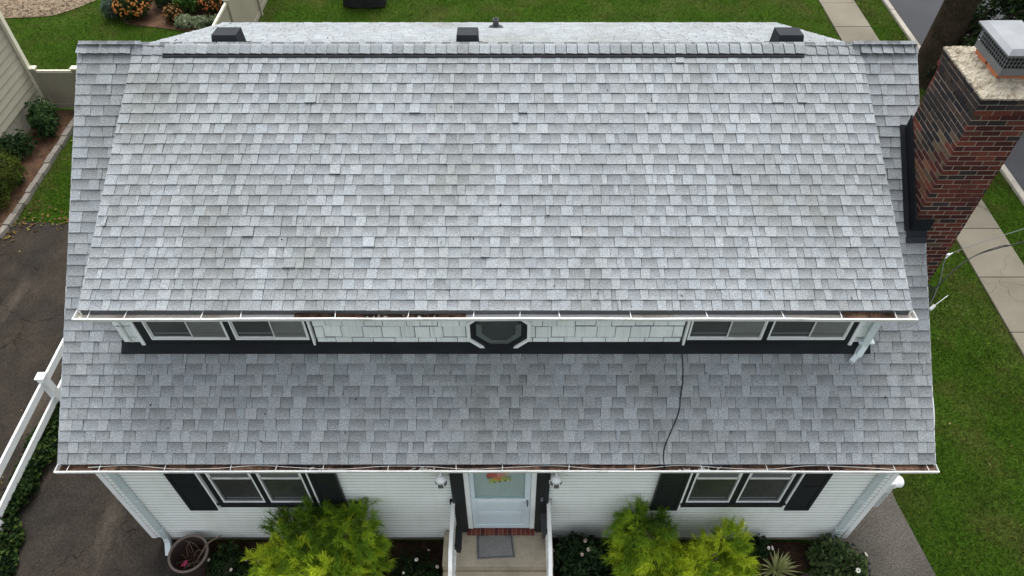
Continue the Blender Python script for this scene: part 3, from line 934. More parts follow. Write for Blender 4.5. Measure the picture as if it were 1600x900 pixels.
# ---- ground floor windows, shutters
def sash_window(x0, x1, z0, zm, z1, y):
    """one double hung unit: white frame, two sashes, dark screened panes"""
    f = 0.020
    mb = MB()
    mb.box(x0, x0 + f, y - 0.012, y + 0.03, z0, z1).box(x1 - f, x1, y - 0.012, y + 0.03, z0, z1)
    mb.box(x0 + f, x1 - f, y - 0.012, y + 0.03, z0, z0 + f).box(x0 + f, x1 - f, y - 0.022, y + 0.03, z1 - f, z1)
    w = mb.build('window', M['white'], house)
    a, b = x0 + f, x1 - f
    for (s0, s1, dy) in ((z0 + f, zm + 0.02, 0.012), (zm - 0.02, z1 - f, 0.0)):
        g = 0.020
        mb = MB()
        mb.box(a + .002, a + g, y + dy - .008, y + dy + .02, s0, s1).box(b - g, b - .002, y + dy - .008, y + dy + .02, s0, s1)
        mb.box(a + g, b - g, y + dy - .010, y + dy + .02, s0, s0 + g).box(a + g, b - g, y + dy - .010, y + dy + .02, s1 - g, s1)
        mb.build('sash', M['sash_grey'] if dy > 0.005 else M['white_metal'], w)
        MB().box(a + g + .02, b - g - .02, y + dy + .006, y + dy + .0095, s0 + g + .045, s0 + g + .07).build('inner_sill', M['sash_grey'], w)
        MB().box(a + g, b - g, y + dy + .010, y + dy + .014, s0 + g, s1 - g).build('pane', M['pane'] if dy > 0.005 else M['pane_lit'], w)
    MB().box(a + .003, b - .003, y - .008, y + .004, zm - 0.008, zm + 0.018).build('meeting_rail', M['white_metal'], w)
    return w

def window_pair(x0, x1, z0, z1, units, y):
    # black casing around and between the units, proud of the siding
    mb = MB()
    mb.box(x0, x1, y - 0.045, y + 0.03, z0, z0 + 0.15)
    mb.box(x0, x1, y - 0.045, y + 0.03, z1 - 0.05, z1)
    edges = [x0] + [q for u in units for q in u] + [x1]
    for a, b in zip(edges[0::2], edges[1::2]):
        mb.box(a, b, y - 0.043, y + 0.03, z0 + 0.15, z1 - 0.05)
    mb.build('window_casing', M['black'], house)
    MB().box(x0 - 0.02, x1 + 0.02, y - 0.075, y - 0.046, z0 + 0.118, z0 + 0.145).build('window_sill', M['black'], house)
    for a, b in units:
        sash_window(a + .002, b - .002, z0 + 0.152, 2.30, z1 - 0.052, y - 0.032)

FY = 4.85
for sx in (-1, 1):
    if sx < 0:
        window_pair(-4.095, -2.655, 1.415, 2.78, [(-4.02, -3.40), (-3.325, -2.705)], FY)
        sh = ((-4.575, -4.17), (-2.60, -2.23))
    else:
        window_pair(2.685, 4.185, 1.415, 2.78, [(2.735, 3.375), (3.47, 4.11)], FY)
        sh = ((2.25, 2.645), (4.24, 4.60))
    for a, b in sh:
        mb = MB().box(a, b, FY - 0.052, FY - 0.010, 1.33, 2.80)
        g = 0.05
        mb.box(a, a + g, FY - 0.062, FY - 0.052, 1.33, 2.80).box(b - g, b, FY - 0.062, FY - 0.052, 1.33, 2.80)
        for z0, z1 in ((1.33, 1.40), (2.02, 2.09), (2.73, 2.80)):
            mb.box(a + g, b - g, FY - 0.061, FY - 0.052, z0, z1)
        mb.build('shutter', M['black'], house)
    # thin white trim between shutter and casing
    for xx in ((sh[0][1] + 0.012, sh[0][1] + 0.038), (sh[1][0] - 0.036, sh[1][0] - 0.012)):
        MB().box(xx[0], xx[1], FY - 0.05, FY, 1.36, 2.80).build('trim_strip', M['white'], house)

# ---- front door
mb = MB().box(-0.66, -0.475, FY - 0.07, FY, 0.62, 2.80).box(0.545, 0.73, FY - 0.07, FY, 0.62, 2.80)
mb.box(-0.475, 0.545, FY - 0.07, FY, 2.68, 2.80)
pil = mb.build('door_surround', M['black'], house)
for zz in (1.70, 1.76):
    MB().lathe([(0.020, 0.0), (0.020, 0.012), (0.012, 0.018)], (0.63, FY - 0.07, zz), 16, 'y').build('doorbell', M['steel'], pil)
MB().box(-0.472, -0.40, FY - 0.06, FY, 0.70, 2.68).box(0.47, 0.542, FY - 0.06, FY, 0.70, 2.68).box(-0.40, 0.47, FY - 0.06, FY, 2.62, 2.68).build('door_frame', M['white'], house)
door = MB().box(-0.395, -0.335, FY - 0.05, FY - 0.015, 0.70, 2.615).box(0.385, 0.465, FY - 0.05, FY - 0.015, 0.70, 2.615)
door.box(-0.335, 0.385, FY - 0.05, FY - 0.015, 0.70, 0.80).box(-0.335, 0.385, FY - 0.05, FY - 0.015, 1.62, 1.68).box(-0.335, 0.385, FY - 0.05, FY - 0.015, 2.55, 2.615)
door.box(-0.335, 0.385, FY - 0.038, FY - 0.02, 0.80, 1.62)
door.box(-0.30, 0.35, FY - 0.050, FY - 0.038, 1.225, 1.255)
for z0, z1 in ((0.82, 1.22), (1.26, 1.60)):
    door.add([(-.31, FY - .038, z0), (.36, FY - .038, z0), (.36, FY - .038, z1), (-.31, FY - .038, z1), (-.28, FY - .047, z0 + .03), (.33, FY - .047, z0 + .03), (.33, FY - .047, z1 - .03), (-.28, FY - .047, z1 - .03)],
             [(0, 1, 5, 4), (1, 2, 6, 5), (2, 3, 7, 6), (3, 0, 4, 7), (4, 5, 6, 7)])
door = door.build('storm_door', M['door'], house)
MB().box(-0.345, 0.395, FY - 0.062, FY - 0.0505, 1.655, 1.685).build('glass_stop', M['white'], door)
MB().box(-0.334, 0.384, FY - 0.036, FY - 0.033, 1.681, 2.549).build('pane', M['glass'], door)
mb = MB().box(0.415, 0.432, FY - 0.066, FY - 0.0505, 1.50, 1.66)
mb.tube([(0.423, FY - 0.066, 1.63), (0.423, FY - 0.10, 1.62), (0.423, FY - 0.10, 1.55)], 0.009, 8)
mb.build('handle', M['charcoal'], door)
mb = MB().box(-0.40, 0.47, FY - 0.006, FY + 0.01, 0.70, 2.62)
for a, b in ((-0.25, -0.03), (0.08, 0.30)):
    mb.box(a, b, FY - 0.014, FY - 0.006, 1.92, 1.935).box(a, a + 0.012, FY - 0.014, FY - 0.006, 1.935, 2.5).box(b - 0.012, b, FY - 0.014, FY - 0.006, 1.935, 2.5)
mb.box(-0.26, -0.08, FY - 0.028, FY - 0.006, 1.70, 1.725)
mb.build('inner_door', M['inner_door'], door)
# door step of header bricks
sill = MB().box(-0.50, 0.56, FY - 0.115, FY + 0.01, 0.585, 0.632).build('door_sill', M['mortar'], house)
for i in range(15):
    xx = -0.495 + i * 0.07
    c = random.choice(((0.14, 0.035, 0.028), (0.10, 0.028, 0.024), (0.17, 0.05, 0.035)))
    MB().box(xx, xx + 0.061, FY - 0.122, FY - 0.010, 0.592, 0.640, c).build('brick', M['brick'], sill)

# ---- dormer front: shakes, windows, octagon, flashing
def dormer_clear(x0, x1):
    for a, b in ((-4.66, -2.36), (2.42, 4.66)):
        if x1 > a and x0 < b: return False
    return True
rows = [(3.90, 0.192), (4.13, 0.192), (4.36, 0.192), (4.59, 0.20)]
for r_, (z0, h) in enumerate(rows):
    for (xa, xb) in ((-4.885, -4.67), (-2.345, 2.405), (4.67, 4.885)):
        x = xa - (0 if xb - xa < 0.3 else random.uniform(0, 0.1))
        while x < xb - 0.01:
            w = random.uniform(0.17, 0.31) if xb - xa > 0.3 else 0.11
            if xb - (x + w) < 0.06: w = xb - x
            a = max(x, xa)
            t = random.uniform(0.92, 1.05)
            zz = z0 + random.uniform(-0.012, 0.012)
            MB().prism([(a + .004, DY - 0.030, zz), (a + .004, DY - 0.012, zz + h), (a + .004, DY + .002, zz + h), (a + .004, DY + .002, zz)],
                       (x + w - a - .009, 0, 0), (t, t, t)).build('shake', M['shake'], dormer)
            x += w

def slider(x0, x1, z0, z1, y):
    f = 0.018
    mb = MB().box(x0, x0 + f, y - 0.03, y + 0.02, z0, z1).box(x1 - f, x1, y - 0.03, y + 0.02, z0, z1)
    mb.box(x0 + f, x1 - f, y - 0.030, y + 0.02, z0, z0 + f).box(x0 + f, x1 - f, y - 0.03, y + 0.02, z1 - f, z1)
    w = mb.build('window', M['white'], house)
    xm = x0 + (x1 - x0) * 0.54
    for a, b, dy, pm in ((x0 + f, xm + 0.015, 0.004, 'pane'), (xm - 0.015, x1 - f, -0.014, 'pane_lit')):
        g = 0.016
        mb = MB().box(a + .001, a + g, y + dy - .008, y + dy + .008, z0 + f, z1 - f).box(b - g, b - .001, y + dy - .008, y + dy + .008, z0 + f, z1 - f)
        mb.box(a + g, b - g, y + dy - .009, y + dy + .008, z0 + f, z0 + f + g * (1.5 if dy < 0 else 1)).box(a + g, b - g, y + dy - .009, y + dy + .008, z1 - f - g, z1 - f)
        mb.build('sash', M['white_metal'], w)
        MB().box(a + g + .02, b - g - .005, y + dy - .003, y + dy + .0005, z0 + f + g + .06, z0 + f + g + .085).build('inner_sill', M['sash_grey'], w)
        MB().box(a + g, b - g, y + dy + .001, y + dy + .004, z0 + f + g, z1 - f - g).build('pane', M[pm], w)

for sx, units in ((-1, ((-4.49, -3.47), (-3.395, -2.43))), (1, ((2.475, 3.445), (3.515, 4.53)))):
    xa, xb = (-4.60, -2.40) if sx < 0 else (2.46, 4.60)
    y = DY - 0.01
    mb = MB().box(xa, xb, y - 0.03, y + 0.005, 3.80, 4.085)
    edges = [xa] + [q for u in units for q in u] + [xb]
    for a, b in zip(edges[0::2], edges[1::2]):
        mb.box(a, b, y - 0.03, y + 0.005, 4.085, 4.84)
    mb.build('window_casing', M['black'], house)
    for a, b in ((xa - 0.05, xa - 0.002), (xb + 0.002, xb + 0.03)) if sx < 0 else ((xa - 0.03, xa - 0.002), (xb + 0.002, xb + 0.05)):
        MB().box(a, b, y - 0.045, y + 0.005, 3.84, 4.84).build('trim_strip', M['white'], house)
    for a, b in units:
        slider(a + .002, b - .002, 4.087, 4.80, y - 0.005)

# octagonal window
ocx, ocz = 0.03, 4.295
def octo(r):
    k = r / math.cos(math.pi / 8)
    return [(ocx + k * math.cos(math.pi / 8 + i * math.pi / 4), ocz + k * math.sin(math.pi / 8 + i * math.pi / 4)) for i in range(8)]
def octo_ring(r0, r1, y0, y1, skip=()):
    mb = MB()
    A, B = octo(r0), octo(r1)
    for i in range(8):
        if i in skip: continue
        j = (i + 1) % 8
        mb.add([(A[i][0], y0, A[i][1]), (A[j][0], y0, A[j][1]), (B[j][0], y0, B[j][1]), (B[i][0], y0, B[i][1]),
                (A[i][0], y1, A[i][1]), (A[j][0], y1, A[j][1]), (B[j][0], y1, B[j][1]), (B[i][0], y1, B[i][1])],
               [(0, 1, 2, 3), (7, 6, 5, 4), (1, 0, 4, 5), (3, 2, 6, 7), (0, 3, 7, 4), (2, 1, 5, 6)])
    return mb
oc = octo_ring(0.365, 0.408, DY - 0.085, DY - 0.01, skip=(5,)).build('octagon_window', M['white'], house)
octo_ring(0.315, 0.3645, DY - 0.062, DY - 0.005).build('frame', M['black'], oc)
octo_ring(0.29, 0.3148, DY - 0.05, DY - 0.02).build('sash', M['slate_metal'], oc)
p8 = octo(0.2898)
MB().add([(a, DY - 0.046, b) for a, b in p8], [tuple(range(8))]).build('pane', M['glass'], oc)
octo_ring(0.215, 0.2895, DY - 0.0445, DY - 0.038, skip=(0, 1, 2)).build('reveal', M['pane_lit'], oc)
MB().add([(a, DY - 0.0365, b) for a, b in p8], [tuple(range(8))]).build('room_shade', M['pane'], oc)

# flashing below the dormer wall: apron lying on the roof plus upstand
def main_z(y_): return EAVE[1] + (RIDGE[1] - EAVE[1]) / (RIDGE[0] - EAVE[0]) * (y_ - EAVE[0])
ya, yb = 5.765, DY
mb = MB().prism([(-4.92, ya, main_z(ya) + 0.012), (-4.92, yb, main_z(yb) + 0.020), (-4.92, yb, main_z(yb) + 0.034), (-4.92, ya, main_z(ya) + 0.030)], (9.82, 0, 0))
for xx in (-3.1, -0.75, 0.02, 1.7, 3.9):
    mb.prism([(xx, ya - .002, main_z(ya) + 0.031), (xx, yb - .03, main_z(yb - .03) + 0.034), (xx, yb - .03, main_z(yb - .03) + 0.038), (xx, ya - .002, main_z(ya) + 0.035)], (random.uniform(0.05, 0.12), 0, 0))
mb.box(-4.86, 4.86, DY - 0.012, DY - 0.004, 3.84, 3.97)
mb.build('flashing', M['flash'], dormer)

# dormer downspout on the right, its foot kicked out over the roof
ln = [(4.90, DY - 0.22, 4.86), (4.80, DY - 0.075, 4.70), (4.80, DY - 0.075, 4.02), (4.72, DY - 0.16, 3.90), (4.63, DY - 0.24, 3.865)]
mb = MB()
for a, b in zip(ln[:-1], ln[1:]):
    mb.bar(a, b, 0.085, 0.065, (0.3, 1, 0.3))
ds = mb.build('downspout', M['downspout'], house)
MB().box(4.70, 4.90, DY - 0.115, DY - 0.03, 4.08, 4.10).build('strap', M['downspout'], ds)
MB().tube([(-4.79, DY - 0.04, 4.86), (-4.79, DY - 0.04, 4.08), (-4.77, DY - 0.03, 4.03)], 0.011, 8).build('conduit', M['white_metal'], dormer)

# ---- chimney
CX0, CX1, CY0, CY1, CZ = 5.50, 6.19, 7.08, 8.13, 6.93
chim = MB().box(CX0 + .005, CX1 - .005, CY0 + .005, CY1 - .005, -0.1, CZ - 0.01)
chim.box(CX0 - .012, CX1 + .012, CY0 - .012, CY1 + .012, CZ - 0.225, CZ - 0.012)
chim = chim.build('chimney', M['mortar'], house)
REDS = [(0.115, 0.030, 0.022), (0.085, 0.024, 0.020), (0.060, 0.018, 0.016), (0.140, 0.040, 0.026), (0.105, 0.035, 0.026)]
DARK = [(0.024, 0.020, 0.021), (0.036, 0.028, 0.026), (0.020, 0.018, 0.020), (0.055, 0.036, 0.028)]
TAN = [(0.13, 0.095, 0.055), (0.10, 0.07, 0.045), (0.16, 0.075, 0.04)]
def brick_col(z, face, yy):
    top = CZ - z
    if face == 'left':
        sooty = top < 1.25 - 0.55 * abs(yy - 7.75) / 0.6 + random.uniform(-0.2, 0.2)
    else:
        sooty = top < 0.18 + random.uniform(-0.1, 0.12)
    r_ = random.random()
    if sooty: return random.choice(DARK)
    if r_ < 0.03 or (face == 'left' and top < 1.7 and r_ < 0.22): return random.choice(TAN)
    if r_ < 0.26: return random.choice(DARK[1:2] + REDS[2:3])
    return random.choice(REDS)
bricks = []
BH, CO, BL = 0.060, 0.0735, 0.206
z = CZ - 0.012 - BH
k = 0
while z > 0.0:
    o = 0.020 if k < 3 else 0.0
    for face in ('front', 'left', 'right', 'back'):
        if face in ('front', 'back'):
            a, b = CX0 - o, CX1 + o
        else:
            a, b = CY0 - o + (0.012), CY1 + o - 0.012
        step = BL + 0.014
        x = a - (0.5 * step if k % 2 else 0.0)
        while x < b - 0.01:
            p, q = max(x, a), min(x + BL, b)
            if q - p > 0.02:
                c = brick_col(z, face, (p + q) / 2)
                t = random.uniform(0.85, 1.15)
                c = tuple(v * t * 0.85 for v in c)
                d = random.uniform(-0.002, 0.003)
                if face == 'front': bx = (p, q, CY0 - o - d, CY0 + 0.05)
                elif face == 'back': bx = (p, q, CY1 - 0.05, CY1 + o + d)
                elif face == 'left': bx = (CX0 - o - d, CX0 + 0.05, p, q)
                else: bx = (CX1 - 0.05, CX1 + o + d, p, q)
                bricks.append((face, z, bx, c))
            x += step
    z -= CO
    k += 1
vis = [b for b in bricks if (b[0] == 'front' and b[1] > 3.2) or (b[0] == 'left' and b[1] > 4.9 + 0.75 * (b[2][2] - 7.1))]
vis.sort(key=lambda b: -b[1])
vis = vis[:300]
vs_id = set(id(b) for b in vis)
mb = MB()
for b in bricks:
    if id(b) in vs_id:
        MB().box(*b[2], b[1], b[1] + BH, b[3]).build('brick', M['brick'], chim)
    else:
        mb.box(*b[2], b[1], b[1] + BH, b[3])
tag(mb.build('bricks', M['brick'], chim), kind='stuff')
# crumbling mortar crown
nx, ny = 34, 46
gx, gy = np.linspace(CX0 - .035, CX1 + .035, nx), np.linspace(CY0 - .035, CY1 + .035, ny)
X, Y = np.meshgrid(gx, gy)
d = np.minimum(np.minimum(X - gx[0], gx[-1] - X) / 0.25, np.minimum(Y - gy[0], gy[-1] - Y) / 0.3)
Z = CZ + 0.02 + 0.06 * np.clip(d, 0, 1) + rng.normal(0, 0.006, X.shape)
X = X + rng.normal(0, 0.004, X.shape)
Y = Y + rng.normal(0, 0.004, Y.shape)
ii = np.arange(nx * ny).reshape(ny, nx)
F = np.stack([ii[:-1, :-1], ii[:-1, 1:], ii[1:, 1:], ii[1:, :-1]], -1).reshape(-1, 4)
V = np.stack([X, Y, Z], -1).reshape(-1, 3)
ring = np.concatenate([ii[0, :], ii[1:, -1], ii[-1, -2::-1], ii[-2:0:-1, 0]])
low = V[ring].copy()
low[:, 2] = CZ - 0.004
b0 = len(V)
V = np.concatenate([V, low])
m_ = len(ring)
F = np.concatenate([F, np.array([(ring[i], b0 + i, b0 + (i + 1) % m_, ring[(i + 1) % m_]) for i in range(m_)])])
npobj('crown', V, F, None, M['crown'], chim)
MB().box(5.72, 6.06, 7.36, 7.62, CZ + .03, 7.10).box(5.72, 6.06, 7.66, 7.92, CZ + .03, 7.10).build('flue_tile', M['flue'], chim)
# stainless guard: base band, mesh, lid
gx0, gx1, gy0, gy1 = 5.715, 6.10, 7.33, 7.98
mb = MB().box(gx0, gx1, gy0, gy0 + .012, 7.06, 7.15).box(gx0, gx1, gy1 - .012, gy1, 7.06, 7.15).box(gx0, gx0 + .012, gy0 + .012, gy1 - .012, 7.06, 7.15).box(gx1 - .012, gx1, gy0 + .012, gy1 - .012, 7.06, 7.15)
mb.build('guard_band', M['steel'], chim)
mb = MB()
nw = 13
for i in range(nw + 1):
    yy = gy0 + (gy1 - gy0) * i / nw
    for xx in (gx0, gx1):
        mb.box(xx - .004, xx + .004, yy - .004, yy + .004, 7.15, 7.335)
for i in range(1, 9):
    xx = gx0 + (gx1 - gx0) * i / 9
    for yy in (gy0, gy1):
        mb.box(xx - .004, xx + .004, yy - .004, yy + .004, 7.15, 7.335)
for zz in (7.195, 7.24, 7.285):
    for yy in (gy0, gy1):
        mb.box(gx0 - .003, gx1 + .003, yy - .003, yy + .003, zz - .003, zz + .003)
    for xx in (gx0, gx1):
        mb.box(xx - .003, xx + .003, gy0 + .004, gy1 - .004, zz - .0032, zz + .0032)
mb.build('guard_mesh', M['steel'], chim)
MB().box(gx0 + .03, gx1 - .03, gy0 + .03, gy1 - .03, 7.11, 7.32).build('flue_liner', M['cover'], chim)
lx0, lx1, ly0, ly1 = gx0 - .055, gx1 + .055, gy0 - .06, gy1 + .06
mb = MB().add([(lx0, ly0, 7.325), (lx1, ly0, 7.325), (lx1, ly1, 7.325), (lx0, ly1, 7.325), (lx0, ly0, 7.345), (lx1, ly0, 7.345), (lx1, ly1, 7.345), (lx0, ly1, 7.345),
               (lx0 + .05, ly0 + .07, 7.39), (lx1 - .05, ly0 + .07, 7.39), (lx1 - .05, ly1 - .07, 7.39), (lx0 + .05, ly1 - .07, 7.39)],
              [(3, 2, 1, 0), (0, 1, 5, 4), (1, 2, 6, 5), (2, 3, 7, 6), (3, 0, 4, 7), (4, 5, 9, 8), (5, 6, 10, 9), (6, 7, 11, 10), (7, 4, 8, 11), (8, 9, 10, 11)])
mb.build('guard_lid', M['steel'], chim)
# flashing where the chimney cuts the roof edge
sl = (RIDGE[1] - EAVE[1]) / (RIDGE[0] - EAVE[0])
mb = MB()
for (xa, xb, y0, y1, hz) in ((5.415, 5.497, 7.06, 8.20, 0.020),):
    mb.prism([(xa, y0, main_z(y0) + hz), (xb, y0, main_z(y0) + hz), (xb, y1, main_z(y1) + hz), (xa, y1, main_z(y1) + hz)], (0, 0, 0.008))
mb.prism([(5.480, 7.055, main_z(7.055) + .02), (5.480, 8.16, main_z(8.16) + .02), (5.480, 8.16, main_z(8.16) + .24), (5.480, 7.055, main_z(7.055) + .24)], (0.016, 0, 0))
mb.prism([(5.44, 6.99, main_z(6.99) + .026), (HW + .01, 6.99, main_z(6.99) + .026), (HW + .01, 7.074, main_z(7.074) + .026), (5.44, 7.074, main_z(7.074) + .026)], (0, 0, 0.006))
mb.box(5.482, 5.74, 7.05, 7.064, main_z(7.06) + .03, main_z(7.06) + .22)
mb.build('chimney_flashing', M['flash'], roof)
MB().prism([(5.43, 6.93, main_z(6.93) + .014), (HW + .012, 6.93, main_z(6.93) + .014), (HW + .012, 6.992, main_z(6.992) + .014), (5.43, 6.992, main_z(6.992) + .014)], (0, 0, 0.006)).build('apron_flashing', M['slate_metal'], roof)

# ================================================================== ENTRANCE
st = MB().cbox(-0.86, 0.83, 4.26, 4.80, -0.05, 0.565, 0.012).build('front_stoop', M['stoop'])
tag(st, kind='structure')
MB().cbox(-0.86, 0.83, 3.94, 4.255, -0.05, 0.385, 0.012).build('step', M['stoop'], st)
MB().cbox(-0.86, 0.83, 3.62, 3.935, -0.05, 0.20, 0.012).build('step', M['stoop'], st)

dm = thing('doormat', (-0.05, 4.56, 0.567), 'grey rubber mat with ribbed border before the front door', 'doormat')
A, B_, C_, D_ = (-0.335, 4.36), (0.255, 4.39), (0.205, 4.765), (-0.355, 4.745)
def quad_in(f):
    cx_, cy_ = -0.055, 4.565
    return [(cx_ + (x - cx_) * f, cy_ + (y_ - cy_) * f) for x, y_ in (A, B_, C_, D_)]
MB().prism([(x, y_, 0.569) for x, y_ in quad_in(1.0)], (0, 0, 0.010)).build('mat_base', M['mat'], dm)
q0, q1 = quad_in(0.93), quad_in(0.89)
mb = MB()
for i in range(4):
    j = (i + 1) % 4
    mb.prism([(*q0[i], 0.5795), (*q0[j], 0.5795), (*q1[j], 0.5795), (*q1[i], 0.5795)], (0, 0, 0.006))
mb.build('border', M['charcoal'], dm)

for sx, xr, lab in ((-1, -0.66, 'white metal handrail on the left side of the front steps'), (1, 0.735, 'white metal handrail on the right side of the front steps')):
    h = thing('handrail', (xr, 4.3, 0.0), lab, 'handrail', 'handrails of the front steps')
    mb = MB().bar((xr, 4.82, 1.565), (xr, 4.06, 1.565), 0.055, 0.045).bar((xr, 4.075, 1.57), (xr, 3.2, 0.97), 0.055, 0.045)
    mb.build('top_rail', M['white_metal'], h)
    MB().bar((xr, 4.80, 0.68), (xr, 4.10, 0.68), 0.035, 0.03).bar((xr, 4.09, 0.68), (xr, 3.2, 0.14), 0.035, 0.03).build('bottom_rail', M['white_metal'], h)
    for yy, zt in ((4.70, 1.55), (4.08, 1.55), (3.25, 1.0)):
        MB().box(xr - .022, xr + .022, yy - .022, yy + .022, 0.57 if yy > 4.0 else -0.02, zt).build('post', M['white_metal'], h)
    for i in range(5):
        yy = 4.58 - i * 0.105
        MB().box(xr - .008, xr + .008, yy - .008, yy + .008, 0.69, 1.55).build('baluster', M['white_metal'], h)
    MB().box(xr - .05, xr + .05, 4.80, 4.835, 1.50, 1.62).build('wall_bracket', M['black'] if sx < 0 else M['grey_box'], h)

def rail_box(x0, x1, y0, y1, z0, z1, m_, label):
    t = thing('letter_box', ((x0 + x1) / 2, (y0 + y1) / 2, z0), label, 'box')
    MB().add([(x0 + .015, y0 + .03, z0), (x1 - .015, y0 + .03, z0), (x1 - .015, y1 - .03, z0), (x0 + .015, y1 - .03, z0), (x0, y0, z1), (x1, y0, z1), (x1, y1, z1), (x0, y1, z1)],
             [(3, 2, 1, 0), (4, 5, 6, 7), (0, 1, 5, 4), (1, 2, 6, 5), (2, 3, 7, 6), (3, 0, 4, 7)]).build('body', m_, t)
    MB().cbox(x0 - .006, x1 + .006, y0 - .006, y1 + .006, z1 + .001, z1 + .03, 0.008).build('lid', m_, t)
    for yy in (y0 + .06, y1 - .06):
        MB().box(min(x0, x1) - .01 if x0 < 0 else x1 + .001, min(x0, x1) - .001 if x0 < 0 else x1 + .012, yy - .01, yy + .01, z1 - .1, z1 + .02).build('hook', m_, t)
rail_box(-0.625, -0.535, 4.25, 4.60, 1.02, 1.22, M['cover'], 'black box hung inside the left handrail of the steps')
rail_box(0.63, 0.70, 4.40, 4.70, 1.16, 1.40, M['charcoal'], 'charcoal box hung inside the right handrail of the steps')

def lantern(x, label):
    z = 2.56
    y = 4.68
    t = thing('wall_lantern', (x, y, 2.35), label, 'lantern', 'lanterns beside the front door')
    MB().box(x - .05, x + .05, FY - 0.03, FY - 0.001, 2.42, 2.66).build('back_plate', M['white'], t)
    MB().tube(spline([(x, FY - .03, 2.60), (x, FY - .09, 2.66), (x, y, z + .03)], 4), 0.012, 8).build('arm', M['white'], t)
    MB().lathe([(0.012, 0.055), (0.03, 0.05), (0.05, 0.03), (0.072, 0.0), (0.078, -0.03), (0.06, -0.035)], (x, y, z), 16).build('cap', M['white'], t, smooth=True)
    MB().lathe([(0.062, -0.036), (0.088, -0.075), (0.080, -0.15), (0.05, -0.21)], (x, y, z), 6).build('glass', M['pane_lit'], t)
    for i in range(6):
        a = i * math.pi / 3
        MB().tube([(x + r_ * math.cos(a), y + r_ * math.sin(a), z + h_) for r_, h_ in ((.066, -.034), (.091, -.075), (.083, -.15), (.052, -.214))], 0.007, 6).build('glazing_bar', M['white'], t)
    MB().lathe([(0.052, -0.212), (0.052, -0.23), (0.02, -0.25), (0.012, -0.29)], (x, y, z), 12).build('base', M['white'], t)
lantern(-0.765, 'white wall lantern on the siding left of the front door')
lantern(0.800, 'white wall lantern on the siding right of the front door')

# painted flower sign hanging behind the storm door's glass
sg = thing('door_sign', (0.04, FY - 0.02, 2.1), 'small flower sign with red and orange blooms on the front door', 'sign')
def blob(c, r, col, dy, squash=1.0, n=14):
    mb_ = MB()
    pts_ = []
    for i in range(n):
        a = 6.283 * i / n
        rr = r * (1 + 0.12 * math.sin(3 * a + c[0] * 40))
        pts_.append((c[0] + rr * math.cos(a), FY - 0.017 - dy, c[1] + rr * squash * math.sin(a)))
    mb_.prism(pts_, (0, 0.005, 0), col)
    return mb_
b = MB().prism([(-0.125, FY - 0.018, 2.14), (-0.10, FY - 0.018, 2.10), (0.18, FY - 0.018, 2.19), (0.19, FY - 0.018, 2.24), (0.08, FY - 0.018, 2.34), (-0.12, FY - 0.018, 2.24)], (0, 0.004, 0), (0.42, 0.42, 0.06))
b.build('board', M['paint'], sg)
for c, r, col, dy, q in (((-0.065, 2.36), 0.085, (0.55, 0.03, 0.04), 0.002, 1.1), ((0.045, 2.39), 0.06, (0.75, 0.22, 0.20), 0.009, 1.2), ((0.0, 2.27), 0.06, (0.75, 0.20, 0.03), 0.007, 0.8), ((0.12, 2.42), 0.04, (0.70, 0.42, 0.20), 0.004, 1.4),
                         ((-0.12, 2.27), 0.035, (0.10, 0.16, 0.08), 0.001, 0.8), ((0.16, 2.30), 0.03, (0.35, 0.33, 0.30), 0.005, 1.2)):
    blob(c, r, col, dy, q).build('bloom', M['paint'], sg)
mb = MB()
for i in range(7):
    xx, zz = -0.085 + i * 0.038, 2.145 + i * 0.011
    mb.prism([(xx + .012 * math.cos(a * 0.9), FY - 0.0235, zz + .016 * math.sin(a * 0.9)) for a in range(7)], (0, 0.004, 0), (0.03, 0.03, 0.02) if i % 2 else (0.7, 0.7, 0.6))
mb.build('lettering', M['paint'], sg)

# cable hanging over the front roof
cp = []
for x, y_ in ((2.43, 5.765), (2.44, 5.6), (2.43, 5.45), (2.40, 5.33), (2.385, 5.2), (2.34, 5.09), (2.26, 4.95), (2.19, 4.82), (2.165, 4.72), (2.17, 4.64)):
    cp.append((x, y_, main_z(y_) + 0.016))
cp.append((2.18, 4.60, 3.0))
tag(MB().tube(spline(cp, 5), 0.008, 6).build('cable', M['cable']), 'black cable lying down the front roof slope right of centre', 'cable')

# electric meter on the right gable wall
mt = thing('electric_meter', (5.7, 5.0, 1.16), 'white round electric meter on a grey box at the right wall corner', 'meter')
MB().cbox(5.56, 5.76, 4.93, 5.19, 1.16, 1.64, 0.01).build('box', M['grey_box'], mt)
MB().lathe([(0.10, 0.0), (0.10, 0.03), (0.088, 0.04), (0.085, 0.13), (0.06, 0.155)], (5.77, 5.05, 1.74), 24, 'x').build('dial', M['white'], mt, smooth=True)
MB().cbox(5.56, 5.77, 4.94, 5.16, 1.641, 1.86, 0.01).build('socket', M['white_metal'], mt)
MB().lathe([(0.05, 0.0), (0.05, 0.09), (0.035, 0.10)], (5.76, 5.06, 1.34), 16, 'x').build('cover_cap', M['white'], mt, smooth=True)
MB().tube([(5.63, 5.12, 1.86), (5.63, 5.12, 3.2)], 0.022, 8).build('conduit', M['grey_box'], mt)

# white cable loop bowing out from the right rake
tag(MB().tube(spline([(5.70, 5.62, 3.66), (5.722, 5.45, 3.56), (5.748, 5.28, 3.42), (5.758, 5.15, 3.30), (5.755, 5.03, 3.18), (5.735, 4.93, 3.05)], 6), 0.013, 8).build('cable', M['white_metal']), 'white cable bowing out below the right roof edge', 'cable')

